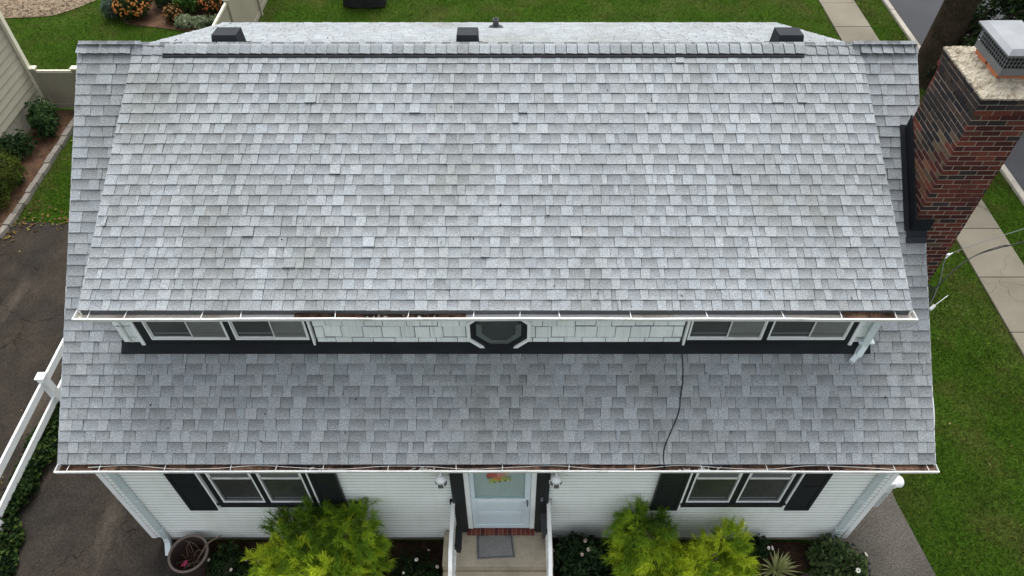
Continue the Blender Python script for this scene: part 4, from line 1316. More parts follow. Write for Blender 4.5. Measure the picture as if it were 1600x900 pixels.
# service drop
pole = [(5.62, 6.45, 4.05), (5.95, 6.62, 4.28), (6.25, 6.85, 4.40), (6.6, 7.07, 4.42), (7.0, 7.22, 4.42), (7.4, 7.33, 4.44), (9.0, 7.75, 4.7), (14.5, 9.0, 6.2)]
mb = MB().tube(spline(pole, 8), 0.008, 6)
mb.tube(spline([(x + .015, y_ + .012, z_ + .025 * math.sin(i * 2.1)) for i, (x, y_, z_) in enumerate(pole)], 8), 0.006, 6)
tag(mb.build('service_cable', M['cable']), 'black twisted power cable running from the house over the sidewalk', 'cable')
tag(MB().tube(spline([(5.60, 6.3, 3.75), (5.9, 6.5, 4.0), (6.05, 6.75, 4.25), (6.12, 6.95, 4.38), (6.2, 7.05, 4.43)], 6), 0.007, 6).tube(spline([(6.2, 7.05, 4.43), (6.6, 7.2, 4.5), (9.0, 7.9, 4.85), (14.5, 9.2, 6.3)], 8), 0.005, 6).build('service_cable', M['sash_grey']),
    'thin grey telephone wire above the lawn right of the chimney', 'cable')
wa = MB().bar((6.14, 7.00, 4.43), (6.26, 7.08, 4.46), 0.012, 0.012).bar((6.17, 7.04, 4.445), (6.22, 7.06, 4.45), 0.03, 0.03)
tag(wa.build('wire_clamp', M['white_metal']), 'white wire clamp on the telephone wire beside the chimney', 'clamp')
wa = MB().bar((5.58, 6.44, 3.80), (5.95, 6.52, 3.93), 0.008, 0.008).bar((5.96, 6.51, 3.92), (6.03, 6.56, 3.95), 0.04, 0.04).bar((6.03, 6.56, 3.95), (6.25, 6.70, 4.0), 0.008, 0.008)
tag(wa.build('wire_clamp', M['white_metal']), 'white insulator clamp sticking out below the right roof edge', 'clamp')
mb = MB()
for i in range(4):
    r_ = random.uniform(0.1, 0.2)
    mb.tube(spline([(5.60, 6.1 + .1 * i, 3.5), (5.86, 6.35 + r_, 3.75 + .06 * i), (5.98, 6.6 + r_, 4.0 + .05 * i), (5.62, 6.75 + .05 * i, 4.1)], 6), 0.008, 6)
tag(mb.build('cable_loop', M['cable']), 'tangle of black cable loops on the right gable wall', 'cable')

# ================================================================== YARD THINGS
# white post and rail fence between the driveways
ft = thing('rail_fence', (-8.1, 6.2, 0), 'white two rail vinyl fence between the driveways', 'fence')
for yy in (0.2, 2.62, 5.02, 7.44, 9.86):
    p_ = MB().box(-8.165, -8.035, yy - .065, yy + .065, -0.1, 0.98).build('post', M['white'], ft)
    MB().add([(-8.18, yy - .08, 0.985), (-8.02, yy - .08, 0.985), (-8.02, yy + .08, 0.985), (-8.18, yy + .08, 0.985), (-8.18, yy - .08, 1.01), (-8.02, yy - .08, 1.01), (-8.02, yy + .08, 1.01), (-8.18, yy + .08, 1.01), (-8.1, yy, 1.05)],
             [(3, 2, 1, 0), (0, 1, 5, 4), (1, 2, 6, 5), (2, 3, 7, 6), (3, 0, 4, 7), (4, 5, 8), (5, 6, 8), (6, 7, 8), (7, 4, 8)]).build('post_cap', M['white'], p_)
for a, b in ((0.2, 2.62), (2.62, 5.02), (5.02, 7.44), (7.44, 9.86)):
    for zc in (0.84, 0.38):
        MB().box(-8.12, -8.08, a + .066, b - .066, zc - .075, zc + .075).build('rail', M['white'], ft)
# ivy strip below the fence
g = np.random.default_rng(21)
n = 9000
yy = g.uniform(2.8, 10.2, n)
wv = 0.12 * np.sin(yy * 1.9) + 0.10 * np.sin(yy * 4.3 + 1) + 0.08 * np.sin(yy * 9.1)
xx = -8.08 + wv * 0.6 + g.uniform(-1, 1, n) * (0.26 + 0.05 * np.sin(yy * 3))
zz = (0.07 + 0.20 * (1 - ((xx + 8.08) / 0.34) ** 2).clip(0, 1)) * g.uniform(0.25, 1.1, n) + 0.02
C = np.stack([xx, yy, zz], 1)
V, F, T = leaf_mesh(C, unit(g.normal(0, 0.5, (n, 3)) + [0, 0, 0.9]), g.uniform(0.05, 0.11, n), g.uniform(0.045, 0.095, n),
                    tones(C, [(0.006, 0.014, 0.005), (0.014, 0.032, 0.008), (0.026, 0.055, 0.012), (0.065, 0.10, 0.02)], seed=3))
tag(npobj('ivy', V, F, T, M['leaf']), 'dark green ivy growing in a strip under the white fence', 'ivy', kind='stuff')

# stone edging of the mulch bed
ed = thing('stone_edging', (-11.4, 13.5, 0), 'row of grey edging stones between mulch bed and side lawn', 'edging')
path = [(-12.4, 9.9), (-12.0, 10.5), (-11.68, 11.2), (-11.45, 12.0), (-11.40, 13.0), (-11.42, 14.2), (-11.44, 15.4), (-11.46, 16.9)]
P_ = spline([(a, b, 0) for a, b in path], 40)
acc, last = 0.0, 0
for i in range(1, len(P_)):
    acc += (P_[i] - P_[i - 1]).length
    if acc > 0.36:
        a, b = P_[last], P_[i]
        d = (b - a).normalized()
        t = random.uniform(0.75, 1.2)
        q = MB().bar(a + d * 0.010 + Vector((random.uniform(-.012, .012), 0, 0.03)), b - d * 0.010 + Vector((random.uniform(-.012, .012), 0, 0.03)), random.uniform(0.12, 0.15), random.uniform(0.10, 0.15), (0, 0, 1), (t, t, t))
        q.build('edging_stone', M['edging'], ed)
        acc, last = 0.0, i

# neighbour's house: long wall, block foundation, corner board
nh = thing('neighbour_house', (-17, 11.5, 0), 'beige sided neighbouring house at the left edge', 'house')
MB().box(-21.5, -12.52, 4.0, 17.16, 0.60, 5.2).build('wall', M['beige_siding'], nh)
fd = MB().box(-21.4, -12.55, 4.05, 17.10, -0.1, 0.62).build('foundation', M['mortar'], nh)
for r_ in range(3):
    y = 10.0 - (0.2 if r_ % 2 else 0)
    while y < 17.1:
        a, b = max(10.0, y), min(17.1, y + 0.395)
        if b - a > 0.04:
            MB().box(-12.56, -12.538, a, b, r_ * 0.205 - 0.01, r_ * 0.205 + 0.188).build('block', M['block'], fd)
        y += 0.405
z = 0.60
while z < 5.1:
    MB().prism([(-12.49, 8.0, z), (-12.515, 8.0, z + 0.205), (-12.525, 8.0, z + 0.205), (-12.525, 8.0, z)], (0, 9.12, 0)).build('siding_board', M['beige_siding'], nh)
    z += 0.2
MB().box(-12.56, -12.46, 17.09, 17.19, 0.55, 5.1).build('corner_board', M['cream'], nh)
MB().bar((-12.43, 17.0, 5.0), (-12.43, 17.0, 0.35), 0.08, 0.06, (0, 1, 0)).bar((-12.43, 17.0, 0.36), (-12.30, 16.95, 0.10), 0.08, 0.06, (0, 1, 0)).build('downspout', M['cream'], nh)
MB().prism([(-22.0, 3.6, 5.15), (-12.2, 3.6, 5.15), (-17.0, 3.6, 8.2)], (0, 13.95, 0)).build('roof', M['underlay'], nh)

# beige privacy fences
def privacy(name, p, q, h, label, n):
    t = thing(name, ((p[0] + q[0]) / 2, (p[1] + q[1]) / 2, 0), label, 'fence')
    p, q = Vector((*p, 0)), Vector((*q, 0))
    for i in range(n + 1):
        c = p.lerp(q, i / n)
        po = MB().box(c.x - .06, c.x + .06, c.y - .06, c.y + .06, -0.1, h + .06).build('post', M['beige'], t)
        MB().add([(c.x - .08, c.y - .08, h + .065), (c.x + .08, c.y - .08, h + .065), (c.x + .08, c.y + .08, h + .065), (c.x - .08, c.y + .08, h + .065),
                  (c.x - .08, c.y - .08, h + .10), (c.x + .08, c.y - .08, h + .10), (c.x + .08, c.y + .08, h + .10), (c.x - .08, c.y + .08, h + .10), (c.x, c.y, h + .14)],
                 [(3, 2, 1, 0), (0, 1, 5, 4), (1, 2, 6, 5), (2, 3, 7, 6), (3, 0, 4, 7), (4, 5, 8), (5, 6, 8), (6, 7, 8), (7, 4, 8)]).build('post_cap', M['cream'], po)
    d = (q - p).normalized()
    for i in range(n):
        a, b = p.lerp(q, i / n) + d * 0.062, p.lerp(q, (i + 1) / n) - d * 0.062
        MB().bar(a + Vector((0, 0, h - .02)), b + Vector((0, 0, h - .02)), 0.05, 0.07).build('top_rail', M['cream'], t)
        MB().bar(a + Vector((0, 0, 0.09)), b + Vector((0, 0, 0.09)), 0.05, 0.14).build('bottom_rail', M['beige'], t)
        L_ = (b - a).length
        m_ = max(1, round(L_ / 0.28))
        for k in range(m_):
            u, v = a.lerp(b, k / m_) + d * 0.002, a.lerp(b, (k + 1) / m_) - d * 0.002
            MB().bar(u + Vector((0, 0, h / 2 + .05)), v + Vector((0, 0, h / 2 + .05)), 0.022, h - 0.22).build('board', M['beige'], t)
    return t
privacy('privacy_fence', (-12.30, 17.0), (-8.0, 17.0), 1.16, 'low beige vinyl fence panel beside the neighbouring house', 4)
privacy('privacy_fence', (-7.84, 17.3), (-7.84, 29.5), 1.66, 'tall beige vinyl fence along the rear flower bed', 5)

# covered grill on the rear lawn
gr = thing('covered_grill', (-4.6, 22.9, 0), 'grill under a black cover on the rear lawn', 'grill')
n = 40
prof = [(1.0, 0.02), (0.98, 0.10), (0.90, 0.45), (0.86, 0.80), (0.84, 0.95), (0.62, 1.12), (0.5, 1.2), (0.3, 1.22)]
vs_, fs_ = [], []
for i, (f, h) in enumerate(prof):
    for k in range(n):
        a = 6.283 * k / n
        sq = (abs(math.cos(a)) ** 6 + abs(math.sin(a)) ** 6) ** (-1 / 6)
        wob = 1 + (0.05 * math.sin(a * 9 + 0.6) + 0.03 * math.sin(a * 17)) * (1 - h / 1.3)
        vs_.append((-4.6 + 0.68 * f * sq * math.cos(a) * wob, 22.92 + 0.36 * f * sq * math.sin(a) * wob, h + 0.015 * math.sin(a * 5 + i)))
for i in range(len(prof) - 1):
    for k in range(n):
        fs_.append((i * n + k, i * n + (k + 1) % n, (i + 1) * n + (k + 1) % n, (i + 1) * n + k))
fs_.append(tuple(range((len(prof) - 1) * n, len(prof) * n)))
MB().add(vs_, fs_).build('cover', M['cover'], gr, smooth=True)
for sx in (-0.55, 0.55):
    for sy in (-0.24, 0.24):
        MB().lathe([(0.04, 0.0), (0.045, 0.02), (0.03, 0.06)], (-4.6 + sx, 22.92 + sy, -0.03), 10).build('wheel', M['charcoal'], gr)

# big pot by the corner
pt = thing('plant_pot', (-4.79, 4.50, 0), 'large dark brown pot with dead twigs at the house corner', 'pot')
cx, cy = -4.79, 4.48
MB().lathe([(0.20, -0.01), (0.22, 0.02), (0.265, 0.30), (0.285, 0.45), (0.295, 0.46), (0.295, 0.50), (0.272, 0.50), (0.268, 0.46), (0.25, 0.30), (0.24, 0.20)], (cx, cy, 0), 36).build('body', M['pot'], pt, smooth=True)
MB().lathe([(0.297, 0.485), (0.304, 0.49), (0.304, 0.512), (0.292, 0.518), (0.268, 0.512), (0.268, 0.49)], (cx, cy, 0), 36, cap=False).build('rim', M['pot_rim'], pt, smooth=True)
mb = MB()
vs_ = [(cx, cy, 0.27)]
for r_ in (0.09, 0.17, 0.252):
    for k in range(20):
        a = 6.283 * k / 20
        vs_.append((cx + r_ * math.cos(a), cy + r_ * math.sin(a), 0.25 + random.uniform(-.02, .02)))
fs_ = [(0, 1 + k, 1 + (k + 1) % 20) for k in range(20)]
for j in (0, 20):
    fs_ += [(1 + j + k, 21 + j + k, 21 + j + (k + 1) % 20, 1 + j + (k + 1) % 20) for k in range(20)]
mb.add(vs_, fs_).build('soil', M['soil'], pt)
mb = MB()
for i in range(15):
    a = random.uniform(0, 6.283)
    r0, r1 = random.uniform(0, 0.18), random.uniform(0.1, 0.27)
    b = a + random.uniform(-1.5, 1.5)
    mb.tube(spline([(cx + r0 * math.cos(a), cy + r0 * math.sin(a), 0.25), (cx + .5 * (r0 + r1) * math.cos((a + b) / 2), cy + .5 * (r0 + r1) * math.sin((a + b) / 2), random.uniform(0.3, 0.42)), (cx + r1 * math.cos(b), cy + r1 * math.sin(b), random.uniform(0.28, 0.5))], 4), 0.006, 5)
mb.tube(spline([(cx + .05, cy - .05, 0.25), (cx + .2, cy + .03, 0.48), (cx + .30, cy + .12, 0.60), (cx + .5, cy + .22, 0.66)], 5), 0.012, 6)
mb.build('dead_twigs', M['twig'], pt)
mb = MB()
for i in range(7):
    add_flower(mb, Vector((cx - .09 + random.uniform(-.035, .035), cy - .10 + random.uniform(-.03, .03), 0.33 + random.uniform(0, .04))), Vector((random.uniform(-.3, .3), random.uniform(-.3, .3), 1)).normalized(), 0.028, 5, (0.35, 0.03, 0.09), (0.3, 0.1, 0.1))
mb.build('pink_flower', M['paint'], pt)

# gold thread cypresses
def cypress(label, ells, base, seed, n_plume):
    t = thing('cypress_shrub', (base[0], base[1], 0), label, 'shrub', 'golden shrubs below the front windows')
    g = np.random.default_rng(seed)
    E_ = np.array(ells)
    # plumes of sprays, each spray a fan of fine hanging threads; gaps stay open between the plumes
    C0, N0, r0, ix0 = cloud([e[:6] for e in ells], n_plume, inner=0.62, lump=0.16, seed=seed)
    npl = len(C0)
    ax0 = unit(N0 + np.array([0, -0.1, 0.55]) + g.normal(0, 0.25, (npl, 3)))
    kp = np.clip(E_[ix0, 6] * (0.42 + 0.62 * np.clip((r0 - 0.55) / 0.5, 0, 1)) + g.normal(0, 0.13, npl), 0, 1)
    ns_ = 10
    C = np.repeat(C0, ns_, 0) + np.repeat(ax0, ns_, 0) * g.uniform(-0.06, 0.13, (npl * ns_, 1)) + g.normal(0, 0.035, (npl * ns_, 3))
    axis = unit(np.repeat(ax0, ns_, 0) + g.normal(0, 0.36, (npl * ns_, 3)))
    k = np.clip(np.repeat(kp, ns_) + g.normal(0, 0.08, npl * ns_), 0, 1)
    n, per = len(C), 21
    S0 = np.repeat(C, per, 0) + np.repeat(axis, per, 0) * g.uniform(0, 0.09, (n * per, 1)) + g.normal(0, 0.006, (n * per, 3))
    D = unit(np.repeat(axis, per, 0) + g.normal(0, 0.40, (n * per, 3)))
    Ln = g.uniform(0.05, 0.17, n * per)[:, None]
    W = (g.uniform(0.0018, 0.0034, n * per))[:, None]
    side = unit(np.cross(D, g.normal(size=D.shape)))
    mid = S0 + D * Ln * 0.55
    tip = S0 + D * Ln * 0.95 + np.array([0, 0, -1.0]) * Ln * g.uniform(0.1, 0.5, n * per)[:, None]
    V = np.stack([S0 - side * W, S0 + side * W, mid + side * W, mid - side * W, tip], 1).reshape(-1, 3)
    i = np.arange(n * per)[:, None] * 5
    F = np.concatenate([i + [0, 1, 2], i + [0, 2, 3], i + [3, 2, 4]], 0)
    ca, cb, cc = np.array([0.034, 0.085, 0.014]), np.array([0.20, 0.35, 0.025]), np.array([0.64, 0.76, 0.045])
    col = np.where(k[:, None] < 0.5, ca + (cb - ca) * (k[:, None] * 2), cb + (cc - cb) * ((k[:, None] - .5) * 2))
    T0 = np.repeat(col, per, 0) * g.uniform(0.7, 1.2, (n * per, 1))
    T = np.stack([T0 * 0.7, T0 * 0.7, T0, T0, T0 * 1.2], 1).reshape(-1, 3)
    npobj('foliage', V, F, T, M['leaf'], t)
    mb_ = MB()
    for j in range(14):
        e = ells[j % len(ells)]
        q = (e[0] + random.uniform(-.4, .4) * e[3], e[1] + random.uniform(-.4, .4) * e[4], e[2] + random.uniform(0, .6) * e[5])
        mb_.tube(spline([(base[0] + random.uniform(-.06, .06), base[1] + random.uniform(-.06, .06), -.02), ((base[0] + q[0]) / 2 + random.uniform(-.1, .1), (base[1] + q[1]) / 2, q[2] * .5), q], 5), [0.022] * 5 + [0.014] * 5 + [0.006], 6)
    mb_.build('branch', M['twig'], t)
# ellipsoids: x, y, z, rx, ry, rz, goldness
cypress('large golden thread cypress shrub below the left front windows',
        [(-2.95, 4.15, 0.75, 0.62, 0.55, 0.62, 0.95), (-2.36, 4.2, 0.80, 0.42, 0.48, 0.72, 0.95), (-2.08, 4.45, 1.32, 0.25, 0.28, 0.46, 0.62), (-2.20, 4.40, 1.25, 0.36, 0.30, 0.42, 0.55),
         (-2.98, 4.42, 1.10, 0.42, 0.30, 0.46, 0.45), (-2.68, 4.50, 1.28, 0.32, 0.24, 0.46, 0.38), (-2.60, 3.85, 0.9, 0.50, 0.45, 0.55, 1.0), (-3.25, 4.0, 0.55, 0.35, 0.4, 0.45, 0.9), (-2.0, 4.25, 0.75, 0.22, 0.35, 0.5, 0.85)],
        (-2.6, 4.15), 31, 420)
cypress('golden thread cypress shrub with a bare gap below the right front windows',
        [(2.05, 4.50, 1.30, 0.27, 0.24, 0.45, 0.50), (2.18, 4.55, 1.10, 0.26, 0.22, 0.36, 0.40), (2.15, 4.30, 0.85, 0.34, 0.32, 0.42, 0.75), (2.45, 4.05, 0.60, 0.42, 0.40, 0.50, 0.95),
         (3.05, 4.10, 0.70, 0.42, 0.42, 0.55, 1.0), (3.30, 4.30, 0.92, 0.32, 0.32, 0.58, 1.0), (2.80, 3.90, 0.55, 0.5, 0.45, 0.5, 1.0), (3.45, 4.15, 0.55, 0.28, 0.36, 0.45, 0.85)],
        (2.7, 4.2), 37, 310)

# bed plants
GREEN = [(0.016, 0.034, 0.012), (0.032, 0.065, 0.020), (0.055, 0.10, 0.030)]
PALE = [(0.75, 0.72, 0.62), (0.62, 0.56, 0.50), (0.72, 0.70, 0.66)]
shrub('flowering_plant', 'low green plant with white daisies between pot and cypress', 'plant', [(-4.28, 4.45, 0.18, 0.32, 0.35, 0.26), (-3.95, 4.25, 0.16, 0.30, 0.35, 0.24)], 1500, 0.085, GREEN, (-4.1, 4.35), 'flowering plants in the front bed', 0.32, 0.3, 41, flowers=(PALE, 9, 0.026, 8, 0.1))
shrub('flowering_plant', 'sparse dark plant with white daisies left of the front steps', 'plant', [(-1.32, 4.30, 0.16, 0.42, 0.38, 0.24), (-1.05, 4.1, 0.18, 0.2, 0.3, 0.26)], 1000, 0.085, GREEN[:2], (-1.3, 4.3), 'flowering plants in the front bed', 0.30, 0.3, 43, flowers=(PALE, 9, 0.03, 6, 0.1))
shrub('flowering_plant', 'dark leafy coneflower plant right of the front steps', 'plant', [(1.15, 4.50, 0.42, 0.30, 0.26, 0.46), (1.42, 4.42, 0.45, 0.28, 0.28, 0.45), (1.35, 4.15, 0.28, 0.42, 0.35, 0.32)], 2600, 0.12, [(0.010, 0.024, 0.010), (0.022, 0.048, 0.018), (0.045, 0.085, 0.03)], (1.28, 4.4), 'flowering plants in the front bed', 0.42, 0.25, 47, flowers=([(0.55, 0.40, 0.36), (0.62, 0.52, 0.42)], 9, 0.04, 9, -0.1))
shrub('flowering_plant', 'thin dark plant right of the golden cypress beside the wall', 'plant', [(4.02, 4.62, 0.30, 0.24, 0.18, 0.34)], 420, 0.10, GREEN[:2], (4.02, 4.62), 'flowering plants in the front bed', 0.35, 0.3, 53, flowers=(PALE, 8, 0.035, 6, 0.0))
shrub('flowering_plant', 'bushy green plant with one white bloom at the right corner', 'plant', [(5.15, 4.55, 0.32, 0.34, 0.28, 0.36), (5.45, 4.38, 0.25, 0.32, 0.32, 0.30), (5.05, 4.2, 0.15, 0.25, 0.2, 0.2)], 1900, 0.085, [(0.020, 0.040, 0.014), (0.06, 0.10, 0.032), (0.13, 0.17, 0.07)], (5.25, 4.45), 'flowering plants in the front bed', 0.5, 0.25, 59, flowers=([(0.7, 0.72, 0.6)], 7, 0.045, 2, 0.3))
shrub('flowering_plant', 'small dark seedling in the mulch left of the right cypress', 'plant', [(1.85, 4.05, 0.10, 0.25, 0.22, 0.16)], 300, 0.07, GREEN[:2], (1.85, 4.05), 'flowering plants in the front bed', 0.4, 0.3, 61)
# dark seed heads standing above the coneflowers and the corner plant
def seed_heads(name, label, spots):
    t = thing(name, (spots[0][0], spots[0][1], 0), label, 'plant')
    mb_, mh = MB(), MB()
    for x, y_, z_ in spots:
        mb_.tube(spline([(x + random.uniform(-.06, .06), y_ - 0.06, 0.02), (x, y_, z_ * 0.6), (x, y_, z_)], 4), 0.004, 5)
        mh.lathe([(0.008, -0.012), (0.024, -0.006), (0.026, 0.008), (0.014, 0.022)], (x, y_, z_), 10)
    mb_.build('stalk', M['twig'], t)
    tag(mh.build('heads', M['cover'], t), kind='stuff')
seed_heads('seed_heads', 'dark round seed heads on stalks against the siding right of the steps', [(0.93, 4.62, 0.80), (1.12, 4.66, 0.86), (1.26, 4.64, 0.83), (1.45, 4.66, 0.70), (1.02, 4.6, 0.72), (1.2, 4.6, 0.75)])
seed_heads('seed_heads', 'dark seed heads leaning over the path at the right corner', [(5.66, 4.50, 0.42), (5.72, 4.38, 0.36), (5.70, 4.28, 0.33), (5.62, 4.18, 0.30), (5.5, 4.62, 0.5), (5.60, 4.34, 0.45)])
seed_heads('seed_heads', 'few dark seed heads against the siding right of the golden cypress', [(3.86, 4.68, 0.62), (4.12, 4.70, 0.58), (4.05, 4.66, 0.5)])

# variegated yucca
yu = thing('yucca_plant', (4.36, 4.38, 0), 'spiky yucca with yellow striped leaves right of the golden cypress', 'plant')
for i in range(46):
    a = random.uniform(0, 6.283)
    el = random.uniform(0.15, 1.25)
    ln = random.uniform(0.30, 0.44)
    d = Vector((math.cos(a) * math.cos(el), math.sin(a) * math.cos(el), math.sin(el)))
    sd_ = Vector((-math.sin(a), math.cos(a), 0))
    b0 = Vector((4.36, 4.38, 0.06)) + d * 0.03
    m1 = b0 + d * ln * 0.5
    tp = b0 + d * ln - Vector((0, 0, 0.05 * ln / 0.3))
    nn = sd_.cross(d) * 0.006
    w = 0.013
    mb = MB()
    mb.add([b0 + sd_ * w * .7, b0 - nn, b0 - sd_ * w * .7, m1 + sd_ * w, m1 - nn, m1 - sd_ * w, tp], [(0, 1, 4, 3), (1, 2, 5, 4), (3, 4, 6), (4, 5, 6)], (0.55, 0.54, 0.24))
    for q in (1, 4):
        mb.t[q] = (0.14, 0.21, 0.06)
    mb.build('leaf', M['leaf'], yu)

# flat stones at the bed's right end
fs1 = MB().prism([(4.55, 4.05, 0.012), (5.0, 4.22, 0.012), (5.08, 4.02, 0.012), (4.78, 3.80, 0.012)], (0, 0, 0.04)).build('stepping_stone', M['edging'])
tag(fs1, 'flat grey stepping stone beside the yucca', 'stone')
fs1 = MB().prism([(-4.42, 4.40, 0.05), (-4.25, 4.52, 0.05), (-4.12, 4.46, 0.05), (-4.14, 4.30, 0.05), (-4.34, 4.27, 0.05)], (0, 0, 0.10)).build('garden_stone', M['edging'])
tag(fs1, 'rough grey stone lying beside the large pot', 'stone')

# shrubs by the neighbour's wall
DG = [(0.014, 0.034, 0.012), (0.03, 0.066, 0.02), (0.06, 0.11, 0.035)]
shrub('leafy_shrub', 'dark leafy shrub at the far corner of the neighbouring house', 'shrub', [(-12.05, 16.1, 0.42, 0.36, 0.42, 0.42), (-11.85, 15.7, 0.38, 0.30, 0.3, 0.36)], 1300, 0.12, DG, (-12, 15.9), 'shrubs by the neighbouring house', 0.5, 0.2, 71)
shrub('leafy_shrub', 'loose green shrub between hedge and corner shrub', 'shrub', [(-12.1, 14.95, 0.34, 0.28, 0.34, 0.34), (-12.2, 14.6, 0.5, 0.24, 0.28, 0.4)], 800, 0.11, DG, (-12.1, 14.8), 'shrubs by the neighbouring house', 0.5, 0.2, 73)
shrub('boxwood_hedge', 'clipped rounded boxwood hedge beside the stone edging', 'hedge', [(-12.0, 13.7, 0.42, 0.46, 0.62, 0.44), (-12.05, 12.9, 0.42, 0.46, 0.60, 0.44), (-12.15, 12.1, 0.40, 0.40, 0.5, 0.40)], 12000, 0.05, [(0.022, 0.040, 0.008), (0.055, 0.085, 0.012), (0.10, 0.13, 0.018)], (-12.0, 13.0), None, 0.6, 0.75, 75, stem_mat='bark')

# rear flower bed
ORA = [(0.40, 0.14, 0.015), (0.33, 0.09, 0.012), (0.45, 0.20, 0.03)]
shrub('marigold_bush', 'round orange flowering bush at the left end of the rear bed', 'flowers', [(-11.75, 22.0, 0.42, 0.55, 0.5, 0.45)], 1700, 0.11, [(0.02, 0.04, 0.012), (0.05, 0.07, 0.02)], (-11.75, 22.0), 'orange flower bushes', 0.5, 0.4, 81, flowers=(ORA, 8, 0.034, 330, -0.3))
shrub('marigold_bush', 'orange flowering bush beside the tall beige fence', 'flowers', [(-9.15, 22.3, 0.42, 0.62, 0.5, 0.42), (-9.6, 22.6, 0.4, 0.4, 0.4, 0.4)], 1700, 0.11, [(0.02, 0.04, 0.012), (0.05, 0.07, 0.02)], (-9.2, 22.3), 'orange flower bushes', 0.5, 0.4, 83, flowers=([(0.40, 0.10, 0.02), (0.42, 0.15, 0.03), (0.30, 0.06, 0.015)], 8, 0.034, 340, -0.3))
shrub('marigold_bush', 'small rusty flower bush in the middle of the rear bed', 'flowers', [(-10.45, 21.75, 0.25, 0.28, 0.3, 0.28)], 700, 0.09, [(0.04, 0.04, 0.012), (0.09, 0.06, 0.02)], (-10.45, 21.75), 'orange flower bushes', 0.5, 0.4, 85, flowers=([(0.22, 0.09, 0.02), (0.28, 0.12, 0.03)], 7, 0.03, 60, -0.2))
shrub('leafy_shrub', 'bright green bush between the orange flower bushes', 'shrub', [(-10.1, 22.4, 0.42, 0.5, 0.5, 0.42)], 1800, 0.11, [(0.03, 0.075, 0.015), (0.06, 0.13, 0.025), (0.10, 0.19, 0.04)], (-10.1, 22.4), None, 0.45, 0.4, 87)
shrub('silver_groundcover', 'pale silvery ground plant in front of the rear bushes', 'plant', [(-10.0, 21.45, 0.14, 0.35, 0.28, 0.2), (-9.45, 21.4, 0.14, 0.4, 0.28, 0.2), (-9.0, 21.45, 0.12, 0.3, 0.26, 0.18)], 1700, 0.13, [(0.10, 0.15, 0.07), (0.20, 0.25, 0.14), (0.34, 0.38, 0.25)], (-9.5, 21.45), None, 0.28, 0.3, 89)
shrub('leafy_shrub', 'blue green shrub left of the orange flower bush', 'shrub', [(-12.45, 22.0, 0.32, 0.32, 0.4, 0.36), (-12.3, 22.7, 0.4, 0.4, 0.4, 0.4)], 1300, 0.10, [(0.03, 0.055, 0.035), (0.06, 0.10, 0.07), (0.10, 0.15, 0.11)], (-12.4, 22.2), None, 0.5, 0.35, 91)
shrub('leafy_shrub', 'dark green shrub behind the small rusty flowers', 'shrub', [(-11.0, 22.7, 0.4, 0.5, 0.45, 0.42), (-10.9, 23.4, 0.5, 0.6, 0.5, 0.5)], 1900, 0.11, DG, (-11, 22.8), None, 0.5, 0.35, 93)

# street tree on the verge: thick trunk, low shoots, high crown
tr = thing('street_tree', (12.02, 18.5, 0), 'thick trunked street tree with leafy shoots behind the chimney', 'tree')
mb = MB()
tp = [(12.02, 18.5, -0.1), (12.03, 18.5, 0.3), (12.06, 18.52, 1.2), (12.08, 18.55, 2.5), (12.12, 18.6, 4.2), (12.2, 18.7, 5.5)]
mb.tube(spline(tp, 4), [0.62, 0.58, 0.53, 0.50, 0.48, 0.47, 0.46, 0.45, 0.44, 0.43, 0.42, 0.41, 0.40, 0.39, 0.38, 0.37, 0.36, 0.34, 0.33, 0.32, 0.30], 18)
for a, el, ln, z0 in ((0.2, 0.9, 3.2, 4.4), (1.6, 0.8, 3.4, 4.8), (2.9, 0.8, 3.2, 5.0), (4.4, 0.95, 2.8, 5.2), (5.4, 0.7, 3.0, 4.6), (3.6, 1.3, 3.5, 5.3)):
    d = Vector((math.cos(a) * math.cos(el), math.sin(a) * math.cos(el), math.sin(el)))
    s0 = Vector((12.14, 18.62, z0))
    mb.tube(spline([s0, s0 + d * ln * .5 + Vector((0, 0, .1)), s0 + d * ln + Vector((0, 0, .5))], 4), [0.17, 0.16, 0.14, 0.13, 0.11, 0.09, 0.07, 0.05, 0.03], 8)
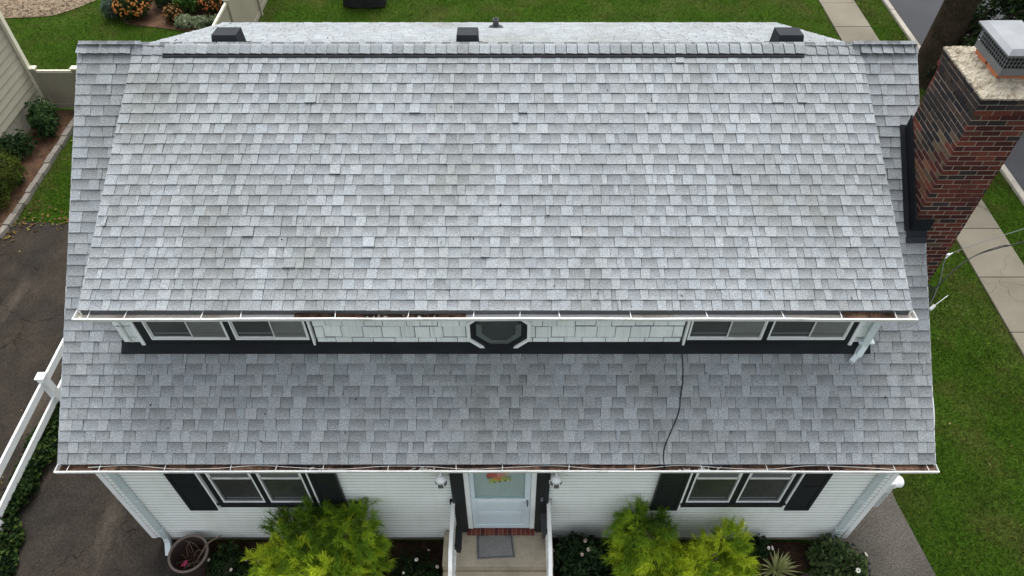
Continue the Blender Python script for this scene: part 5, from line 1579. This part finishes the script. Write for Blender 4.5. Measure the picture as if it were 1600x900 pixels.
for (dx, dy, dz) in ((0.9, -1.0, 1.6), (1.3, -0.6, 2.1), (0.8, 0.3, 1.2), (1.6, 0.5, 2.2)):
    mb.tube(spline([(12.2, 18.4, 0.9), (12.2 + dx * .5, 18.4 + dy * .5, 0.9 + dz * .45), (12.2 + dx, 18.4 + dy, 0.4 + dz)], 4), [0.05] * 4 + [0.035] * 4 + [0.015], 6)
mb.build('trunk', M['bark'], tr, smooth=True)
TG = [(0.010, 0.022, 0.008), (0.022, 0.045, 0.014), (0.045, 0.080, 0.026)]
ells = [(13.0, 17.5, 1.5, 0.75, 0.7, 0.55), (13.7, 18.0, 2.0, 0.8, 0.7, 0.6), (12.95, 18.9, 1.5, 0.55, 0.6, 0.7), (14.0, 19.2, 2.2, 0.9, 0.8, 0.7), (12.7, 17.6, 0.7, 0.45, 0.4, 0.45), (14.6, 17.9, 2.2, 0.7, 0.6, 0.5), (12.5, 17.75, 1.3, 0.35, 0.3, 0.45), (12.15, 17.85, 0.5, 0.4, 0.25, 0.5), (13.3, 18.6, 2.6, 0.8, 0.7, 0.5)]
C, Nn, r, ix = cloud(ells, 6000, inner=0.15, lump=0.3, seed=101)
V, F, T = leaf_mesh(C, unit(Nn * 0.6 + rng.normal(0, 0.6, Nn.shape) + [0, 0, 0.6]), rng.uniform(0.09, 0.19, len(C)), rng.uniform(0.05, 0.10, len(C)), tones(C, TG, seed=5))
npobj('shoots', V, F, T, M['leaf'], tr)
ells = [(12.2, 18.9, 8.3, 1.7, 1.7, 1.4), (14.0, 18.8, 7.3, 1.6, 1.6, 1.3), (12.6, 20.7, 7.5, 1.7, 1.6, 1.4), (10.8, 19.6, 7.6, 1.5, 1.5, 1.2), (13.2, 17.6, 7.7, 1.4, 1.3, 1.1), (11.6, 18.2, 9.0, 1.3, 1.3, 1.0)]
C, Nn, r, ix = cloud(ells, 9000, inner=0.3, lump=0.25, seed=103)
V, F, T = leaf_mesh(C, unit(Nn * 0.6 + rng.normal(0, 0.6, Nn.shape) + [0, 0, 0.6]), rng.uniform(0.14, 0.26, len(C)), rng.uniform(0.09, 0.15, len(C)), tones(C, TG, seed=7))
npobj('crown', V, F, T, M['leaf'], tr)
